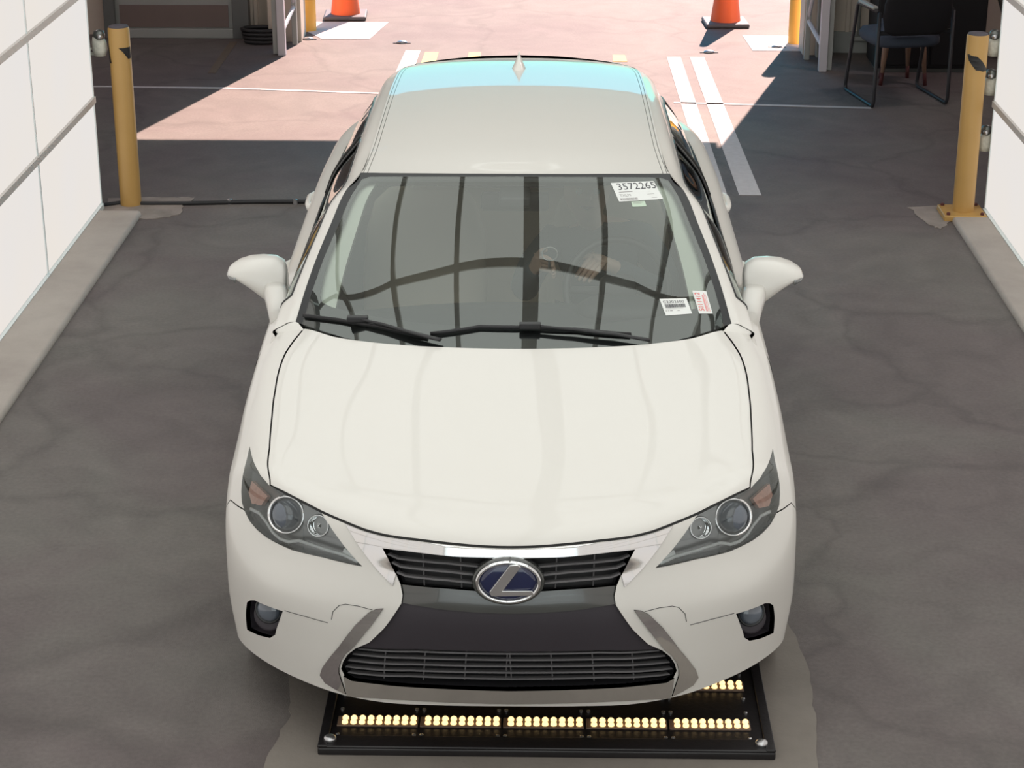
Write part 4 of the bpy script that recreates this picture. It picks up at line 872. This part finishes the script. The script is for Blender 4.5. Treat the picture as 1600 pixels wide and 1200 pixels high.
def strip(name, pts, w=.0025):
    n = len(pts); a, b = [], []
    for i in range(n):
        p = np.array(pts[max(0, i-1)]); q = np.array(pts[min(n-1, i+1)]); t = (q-p)/np.linalg.norm(q-p); nn = np.array([-t[1], t[0]])*w
        a.append(yz(SBs, *(np.array(pts[i])+nn))); b.append(yz(SBs, *(np.array(pts[i])-nn)))
    if name in ('d2', 'd3'): a[0] = (0, a[0][1]); b[0] = (0, b[0][1])
    sl[name+'a'], sl[name+'b'] = a, b
sill = .335
strip('d1', [(1.29, .955), (1.285, .80), (1.285, .60), (1.30, sill+.05), (1.335, sill)])
sl['d1a'][0] = (0, sl['d1a'][0][1]); sl['d1b'][0] = (0, sl['d1b'][0][1])
strip('d2', [(2.36, .99), (2.38, .80), (2.38, .60), (2.36, sill+.05), (2.33, sill)])
strip('d3', [(3.32, 1.02), (3.26, .90), (3.13, .72), (3.05, .55), (2.97, sill+.05), (2.93, sill)])
strip('s', [(1.245, sill), (1.6, sill), (2.4, sill), (3.0, sill), (3.12, sill)])
sl['sa'][0] = (sl['sa'][0][0], 0); sl['sb'][0] = (sl['sb'][0][0], 0)
sl['arch'] = [yz(SBs, 3.49+.365*math.cos(a), max(.26, .315+.365*math.sin(a))) for a in np.linspace(math.pi+.05, -.05, 26)]
sl['arch'][0] = (5, sl['arch'][0][1]); sl['arch'][-1] = (5, sl['arch'][-1][1])
sl['tail'] = [(.35, 6.75), (.3, 7.1), (.5, 7.5), (1.1, 8.0), (1.15, 8.9), (2.3, 9.0), (2.6, 8.2), (2.4, 7.2), (1.9, 6.7), (1.3, 6.45)]
sl['hatch'] = [(0, 6.75), (.35, 6.75)]
cs = cdt(SBs, sl, 8, 8, .15, .3, closed=('tail',))
sg2 = 1 if SBs.nrm(2, 3)[0][0] > 0 else -1
ids = {'front_door': at(cs, *yz(SBs, 1.8, .7)), 'rear_door': at(cs, *yz(SBs, 2.7, .7)), 'quarter_panel': at(cs, *yz(SBs, 3.5, .85)), 'sill': at(cs, *yz(SBs, 2.0, .29)), 'tail_lamp': at(cs, 1.8, 7.8), 'tailx': at(cs, 2, 9.6)}
wheelhole = at(cs, *yz(SBs, 3.49, .40))
frontq = at(cs, *yz(SBs, 1.265, .7))
print('side', ids, wheelhole, sg2)
for nm in ('front_door', 'rear_door', 'sill', 'tail_lamp'):
    os_ = shell(cs, [ids[nm]], nm, 'redl' if nm == 'tail_lamp' else 'paint', car, both=False, flange=.014, outN=sg2)
    if nm == 'front_door': doors_f = os_
    if nm == 'rear_door': doors_r = os_
    if nm == 'tail_lamp':
        for o in os_: o['label'] = 'red tail lamp'
skip = {ids[k] for k in ('front_door', 'rear_door', 'sill', 'tail_lamp')} | {wheelhole}
bigs = [c_ for c_ in set(cs['comp'].tolist()) if c_ not in skip and (cs['comp'] == c_).sum() > 60]
for c_ in bigs:
    cy_ = cs['P'][np.unique(cs['tri'][cs['comp'] == c_])][:, 1].mean(); k_ = (cs['comp'] == c_).sum()
    print('bigcomp', cy_, k_)
    shell(cs, [c_], 'fender_edge' if cy_ < 1.6 else ('quarter_panel' if c_ == ids['quarter_panel'] else 'tailgate'), 'paint', car, both=False, flange=.014, outN=sg2)
big = bigs
shell(cs, [c_ for c_ in set(cs['comp'].tolist()) if c_ not in skip and c_ not in big], 'panel_gap', 'gap', car, both=False, off=-.007, flange=0, outN=sg2)
for s in (1, -1):
    for y, d_ in ((2.16, doors_f), (3.00, doors_r)):
        z = .875 if y < 2.5 else .905
        a = yz(SBs, y, z); c0 = SBs.ev(*a)[0]; h = d_[0 if s > 0 else 1]
        MB().tube([np.array([s*(c0[0]+dx), y+dy, z+dz]) for dy, dx, dz in ((-.13, -.022, 0), (-.09, .0, 0), (-.05, .008, .002), (.04, .010, .002), (.08, .0, 0), (.12, -.022, 0))], [.012, .013, .014, .014, .013, .012], 10, rz=[.016, .018, .019, .019, .018, .016]).obj('door_handle', 'paint', h, smooth=True)
# mirrors
mi = DATA['mir']
for s in (1, -1):
    m_ = empty('wing_mirror'); m_.parent = car
    rings = []
    mi = [(x, zt, zb-[.035, .03, .024, .012, .004, 0, 0][i]) for i, (x, zt, zb) in enumerate(DATA['mir'])]
    for i, (x, zt, zb) in enumerate(mi):
        k = [1.0, 1, 1, .98, .90, .72, .36][i]; zt, zb = (zt, zb) if zt-zb > .012 else ((zt+zb)/2+.009, (zt+zb)/2-.009)
        zc, rz_ = (zt+zb)/2, (zt-zb)/2
        rings.append([(s*p[0], p[1]+(.028-.05*((p[2]-zc)/max(rz_, .001)*-.5+.0))*.6, p[2]) for p in sq_ring((x, 1.695, zc), .072*k, rz_, 28, 2.7, 'yz')])
    # closed rounded inner end
    x, zt, zb = mi[0]; zc = (zt+zb)/2
    rings = [[(s*(x-.012), 1.70+(p[1]-1.70)*.75, zc+(p[2]-zc)*.80) for p in sq_ring((x, 1.70, zc), .072, (zt-zb)/2, 28, 2.7, 'yz')]]+rings
    MB().loft(rings).obj('housing', 'paint', m_, smooth=True)
    MB().loft([sq_ring((s*.812, 1.46, .92), .030, .045, 20, 3, 'xz'), sq_ring((s*.822, 1.54, .94), .040, .040, 20, 3, 'xz'), sq_ring((s*.838, 1.61, .955), .042, .040, 20, 3, 'xz'), sq_ring((s*.85, 1.66, .965), .042, .040, 20, 3, 'xz')]).obj('mirror_arm', 'paint', m_, smooth=True)
    gx = [(s*(x_-.0), 1.765, zb_+(zt_-zb_)*f_) for x_, zt_, zb_ in mi[1:4] for f_ in (.12, .88)]
    top = gx[1::2]; bot = gx[0::2]; MB().loft([[b_, t_, (t_[0], t_[1]-.006, t_[2]), (b_[0], b_[1]-.006, b_[2])] for b_, t_ in zip(bot, top)]).obj('mirror_glass', 'chrome', m_)
    MB().tube([(s*.985, 1.645, 1.008), (s*1.004, 1.665, 1.012), (s*1.019, 1.70, 1.012)], [.005, .009, .006], 8, rz=.011).obj('turn_signal', 'silver', m_, smooth=True)
# wheels and underside
wh = None
for y in (.89, 3.49):
    for s in (1, -1):
        if wh is None:
            wh = {}
            wh['tyre'] = MB().lathe([(.205, -.10), (.235, -.112), (.285, -.112), (.308, -.095), (.316, -.06), (.316, .06), (.308, .095), (.285, .112), (.235, .112), (.205, .10)], 48, axis='x', cap=False).mesh('tyre')
            wh['rim'] = MB().lathe([(.21, -.10), (.20, -.095), (.19, .05), (.20, .085), (.215, .10), (.205, .105), (.195, .08), (.185, .04), (.18, -.09)], 48, axis='x', cap=False).mesh('rim')
            mb = MB()
            for k in range(5):
                for d_ in (-.13, .13):
                    a = 2*math.pi*k/5; c_, s_ = math.cos(a), math.sin(a); c2, s2 = math.cos(a+d_), math.sin(a+d_)
                    mb.tube([(.075, .03*c_, .03*s_), (.085, .11*math.cos(a+d_*.6), .11*math.sin(a+d_*.6)), (.07, .20*c2, .20*s2)], [.022, .017, .015], 8)
            mb.lathe([(.055, .05), (.055, .088), (.03, .092), (.002, .093)], 24, axis='x')
            wh['spokes'] = mb.mesh('spokes')
            wh['brake_disc'] = MB().lathe([(.02, .01), (.145, .01), (.145, .025), (.02, .025)], 32, axis='x').mesh('brake_disc')
            for k, m_ in (('tyre', 'tyre'), ('rim', 'alloy'), ('spokes', 'alloy'), ('brake_disc', 'satin')):
                wh[k].materials.append(M[m_])
                for p in wh[k].polygons: p.use_smooth = True
                wh[k].set_sharp_from_angle(angle=R(40))
        w = empty('wheel'); w.parent = car; w.location = (s*.765, y, .316); w.rotation_euler = (0, 0, 0 if s > 0 else math.pi)
        for k in ('tyre', 'rim', 'spokes', 'brake_disc'): link(k, wh[k], None, w)
        n = 14; v = []
        for x in (s*.83, s*.62):
            for k in range(n+1):
                a = math.pi*1.08*k/n-.12; v.append((x, y+.368*math.cos(a), .315+.368*math.sin(a)))
        v += [(s*.62, y, .25)]
        f = [(k, k+1, n+2+k, n+1+k) for k in range(n)]+[(n+1+k, n+2+k, len(v)-1) for k in range(n)]
        MB().add(v, f).obj('wheel_liner', 'black', car)
MB().box((-.61, .25, .19), (.61, 4.15, .26)).obj('underbody', 'black', car)
MB().box((-.38, .17, .212), (.38, .45, .222)).obj('undertray', 'black', car)  # plate added to block lamp row glow behind the lower grille
MB().box((-.80, 1.28, .19), (.80, 3.10, .27)).obj('floor_pan', 'black', car)
MB().box((-.55, .30, .26), (.55, 1.05, .66)).obj('engine_block', 'black', car)
MB().box((-.70, 1.05, .27), (.70, 1.12, .90)).obj('bulkhead', 'black', car)
# --- interior
MB().box((-.74, 1.28, .27), (.74, 3.6, .30)).obj('cabin_carpet', 'carpet', car)
db = MB()
rr = []
for x in np.linspace(-.74, .74, 15):
    k = 1-.12*(x/.74)**2
    rr.append([(x, 1.08, .55), (x, 1.10, .90), (x, 1.22, .945*1), (x, 1.45*k+.06, .955-.0), (x, 1.60*k+.05, .93), (x, 1.66*k+.04, .86), (x, 1.60*k, .70), (x, 1.50, .50)])
db.loft(rr).obj('dashboard', 'dash', car, smooth=True)
MB().loft([sq_ring((.37, 1.50, z), .16*k, .10*k, 20, 3) for z, k in ((.93, 1), (.965, .95), (.985, .75))]).obj('instrument_hood', 'dash', car, smooth=True)
MB().box((-.13, 1.55, .30), (.13, 2.5, .62)).obj('centre_console', 'dash', car, bevel=.03)
sw = empty('steering_wheel'); sw.parent = car; sw.location = (.37, 1.80, .925); sw.rotation_euler = (R(-62+90-90), 0, 0)
sw.rotation_euler = (R(62), 0, 0)
MB().tube([(.185*math.cos(a), .185*math.sin(a), 0) for a in [k*math.pi/24 for k in range(48)]], .0145, 10, closed=True).obj('rim', 'rubber', sw, smooth=True)
MB().loft([sq_ring((0, 0, z), .07*k, .06*k, 20, 3) for z, k in ((-.03, .9), (.0, 1), (.02, .8))]).obj('hub', 'dash', sw, smooth=True)
for a in (0, math.pi, -math.pi/2): MB().tube([(.05*math.cos(a), .05*math.sin(a), -.005), (.18*math.cos(a), .18*math.sin(a), 0)], .014, 8, rz=.008).obj('spoke', 'dash', sw, smooth=True)
def seat(x, y, wid):
    s_ = empty('seat'); s_.parent = car; s_.location = (x, y, 0)
    MB().loft([sq_ring((0, 0, z), wid*k, .27*k, 28, 4) for z, k in ((.34, .9), (.38, 1), (.48, 1), (.52, .93), (.53, .8))]).obj('cushion', 'beige', s_, smooth=True)
    MB().loft([sq_ring((0, .24+(z-.5)*.38, z), wid*k, .07*q, 28, 3.4) for z, k, q in ((.46, .85, .8), (.52, .98, 1), (.70, 1.0, 1.05), (.88, .95, 1), (.99, .82, .85), (1.04, .6, .5))]).obj('backrest', 'beige', s_, smooth=True)
    MB().loft([sq_ring((0, .47+(z-1.1)*.25, z), .13*k, .05*k, 24, 3) for z, k in ((1.06, .8), (1.08, 1), (1.16, 1), (1.22, .9), (1.235, .7))]).obj('headrest', 'beige', s_, smooth=True)
    for dx in (-.05, .05): MB().tube([(dx, .45, .98), (dx, .46, 1.08)], .006, 6).obj('headrest_post', 'chrome', s_)
seat(-.37, 2.28, .25); seat(.37, 2.28, .25)
seat(0, 3.05, .62)
MB().box((-.62, 3.30, .88), (.62, 3.75, .92)).obj('parcel_shelf', 'carpet', car)
for s in (1, -1):   # pale inner pillar trims behind the windshield edge
    a = []
    for v_ in np.linspace(.05, 4.9, 14):
        p = on(SW, 3.95, v_, -.02); q = on(SW, 2.95+.04*v_, v_, -.02); a.append([p*[s, 1, 1], q*[s, 1, 1], (q+np.array([.0, .03, -.02]))*[s, 1, 1], (p+np.array([.0, .05, -.03]))*[s, 1, 1]])
    MB().loft(a).obj('pillar_trim', 'trim', car, smooth=True).data.set_sharp_from_angle(angle=R(50))
rm = empty('rear_view_mirror'); rm.parent = car; rm['label'] = 'dark interior mirror with sensor box'
MB().loft([sq_ring((x, 1.80, 1.255), .016, .034*k, 16, 3, 'yz') for x, k in ((-.12, .7), (-.115, 1), (.115, 1), (.12, .7))]).obj('mirror_shell', 'dash', rm, smooth=True)
MB().box((-.055, 1.66, 1.27), (.055, 1.80, 1.31)).obj('sensor_box', 'dash', rm, bevel=.01)
for s in (1, -1):
    MB().loft([sq_ring((x, 1.93, 1.325), .10, .010*k, 16, 3, 'yz') for x, k in ((s*.12, .6), (s*.13, 1), (s*.46, 1), (s*.47, .6))]).obj('sun_visor', 'head', car, smooth=True)

# ---------------------------------------------------------------- the driver
def skin_mesh(chains, name, sub=2):
    """chains: list of [(x,y,z,r),...]; a chain starting on an existing point joins it"""
    V = []; E = []; Rr = []; key = {}
    for chn in chains:
        prev = None
        for x, y, z, r in chn:
            k = (round(x, 4), round(y, 4), round(z, 4))
            if k not in key: key[k] = len(V); V.append((x, y, z)); Rr.append(r)
            i = key[k]
            if prev is not None and prev != i: E.append((prev, i))
            prev = i
    me = bpy.data.meshes.new(name); me.from_pydata(V, E, []); o = bpy.data.objects.new(name, me); COL.objects.link(o)
    sk = o.modifiers.new('skin', 'SKIN'); sk.use_smooth_shade = True
    lay = me.skin_vertices[0].data if me.skin_vertices else None
    if lay is None:
        bm = bmesh.new(); bm.from_mesh(me); bm.verts.layers.skin.verify(); bm.to_mesh(me); bm.free(); lay = me.skin_vertices[0].data
    for i, r in enumerate(Rr): lay[i].radius = (r, r) if not isinstance(r, tuple) else r
    lay[0].use_root = True
    su_ = o.modifiers.new('sub', 'SUBSURF'); su_.levels = su_.render_levels = sub
    dg = bpy.context.evaluated_depsgraph_get(); me2 = bpy.data.meshes.new_from_object(o.evaluated_get(dg)); bpy.data.objects.remove(o)
    for p in me2.polygons: p.use_smooth = True
    me2.name = name; return me2
PX, PY = X0+.31, Y0+2.28
per = empty('person', (PX, PY, 0), CY)
tag(per, 'driver in a slate blue shirt behind the windshield, hands near the wheel', 'person')
hx = -.06
torso = [(0, .0, .56, .125), (0, .06, .66, .12), (0, .09, .80, .135), (-.01, .08, .93, .12), (-.03, .05, 1.01, .06), (hx+.01, .01, 1.055, .05)]
head = [(hx+.01, .01, 1.055, .05), (hx, -.02, 1.11, .072), (hx, -.025, 1.17, .088), (hx, -.015, 1.235, .075)]
armL = [(-.01, .08, .93, .12), (.16, .06, .945, .062), (.235, -.02, .86, .050), (.25, -.11, .78, .044), (.17, -.24, .86, .038), (.03, -.34, .97, .028), (-.03, -.37, 1.0, .026)]
armR = [(-.01, .08, .93, .12), (-.18, .06, .945, .062), (-.27, -.02, .86, .050), (-.30, -.12, .80, .044), (-.28, -.25, .88, .036), (-.25, -.33, .965, .028), (-.235, -.355, .99, .026)]
legs = []
for s in (1, -1): legs.append([(0, .0, .56, .125), (s*.10, -.04, .56, .085), (s*.13, -.30, .60, .072), (s*.13, -.46, .60, .060), (s*.12, -.60, .45, .050), (s*.11, -.72, .34, .036), (s*.11, -.84, .335, .03)])
def fingers(c, d, side, r=.0085, L_=(.055, .062, .066, .060), curl=.5, spread=.017):
    """five fingers from palm centre c, pointing along d; side = direction across the palm towards the thumb"""
    c, d, side = Vector(c), Vector(d).normalized(), Vector(side).normalized(); nrm_ = d.cross(side).normalized()
    if nrm_.z > 0: nrm_ = -nrm_
    out = []
    for k in range(4):
        o_ = c+side*(spread*(k-1.5)); e_ = o_+d*.035
        l = L_[k]; p1 = e_+(d*math.cos(curl*.5)+nrm_*math.sin(curl*.5))*l*.45; p2 = p1+(d*math.cos(curl)+nrm_*math.sin(curl))*l*.32; p3 = p2+(d*math.cos(curl*1.5)+nrm_*math.sin(curl*1.5))*l*.25
        out.append([(*c, .026), (*o_, .013)]+[(*e_, r*1.15), (*p1, r), (*p2, r*.92), (*p3, r*.75)])
    t0 = c+side*.026-d*.01; t1 = t0+(side*.8+d*.6).normalized()*.032; t2 = t1+(side*.4+d*.9).normalized()*.026
    out.append([(*c, .026), (*t0, .014), (*t1, .0105), (*t2, .0085)])
    return out
fL = fingers((-.03, -.37, 1.0), (-.55, -.55, -.45), (-.75, .2, .35), curl=.6)
fR = fingers((-.235, -.355, .99), (.75, -.45, -.1), (-.1, -.2, .9), curl=.9)
nose = [(hx, -.025, 1.17, .088), (hx, -.105, 1.165, .016), (hx, -.122, 1.155, .013)]
ears = [[(hx, -.025, 1.17, .088), (hx+s*.083, -.01, 1.165, .018)] for s in (1, -1)]
bmesh_ = skin_mesh([torso, head, armL, armR]+legs+fL+fR+[nose]+ears, 'body')
link('body', bmesh_, 'skin', per)
# shirt and trousers follow the body a little outside it
def grow(ch, k, a, b, add=.012): return [(x, y, z, r+add) for x, y, z, r in ch[a:b]]
shirt = skin_mesh([[(x, y, z, r+.014) for x, y, z, r in torso[:4]]+[(-.03, .055, .99, .075)],
                   [(-.01, .08, .93, .134)]+[(x, y, z, r+.014) for x, y, z, r in armL[1:6]], [(-.01, .08, .93, .134)]+[(x, y, z, r+.014) for x, y, z, r in armR[1:6]]], 'shirt')
link('shirt', shirt, 'shirt', per)
tr = skin_mesh([[(x, y, z, r+.012) for x, y, z, r in l[:6]] for l in legs], 'trousers'); link('trousers', tr, 'jeans', per)
MB().loft([[(hx+w*math.cos(a), -.005+dy+.7*w*math.sin(a)*1.3, z) for a in [2*math.pi*k/24 for k in range(24)]] for z, w, dy in ((1.15, .070, .055), (1.19, .088, .03), (1.23, .090, .012), (1.27, .078, .005), (1.295, .045, .0), (1.302, .01, 0))]).obj('hair', 'hair', per, smooth=True)
for s in (1, -1):
    MB().lathe([(.0, -.012), (.010, -.007), (.0125, 0), (.010, .007), (.001, .012)], 12, (hx+s*.033, -.100, 1.185)).obj('eye', 'paper', per, smooth=True)
MB().tube([(hx-.025, -.100, 1.125), (hx, -.110, 1.122), (hx+.025, -.100, 1.125)], [.003, .006, .003], 8).obj('mouth', 'rust', per, smooth=True)
# ring key held in the right hand
ky = empty('key_ring', (0, 0, 0)); kp = per.matrix_basis @ Vector((-.205, -.40, 1.035)); kp = Vector((PX-.20, PY-.40, 1.035)); ky.location = kp
tag(ky, 'pale ring held up in the driver hand behind the glass', 'key ring')
MB().tube([(.028*math.cos(a), .006*math.sin(a), .024*math.sin(a)) for a in [k*math.pi/12 for k in range(24)]], .0025, 6, closed=True).obj('ring', 'bolt', ky, smooth=True)
MB().box((-.006, -.003, -.055), (.006, .003, -.022)).obj('key', 'bolt', ky, bevel=.001)
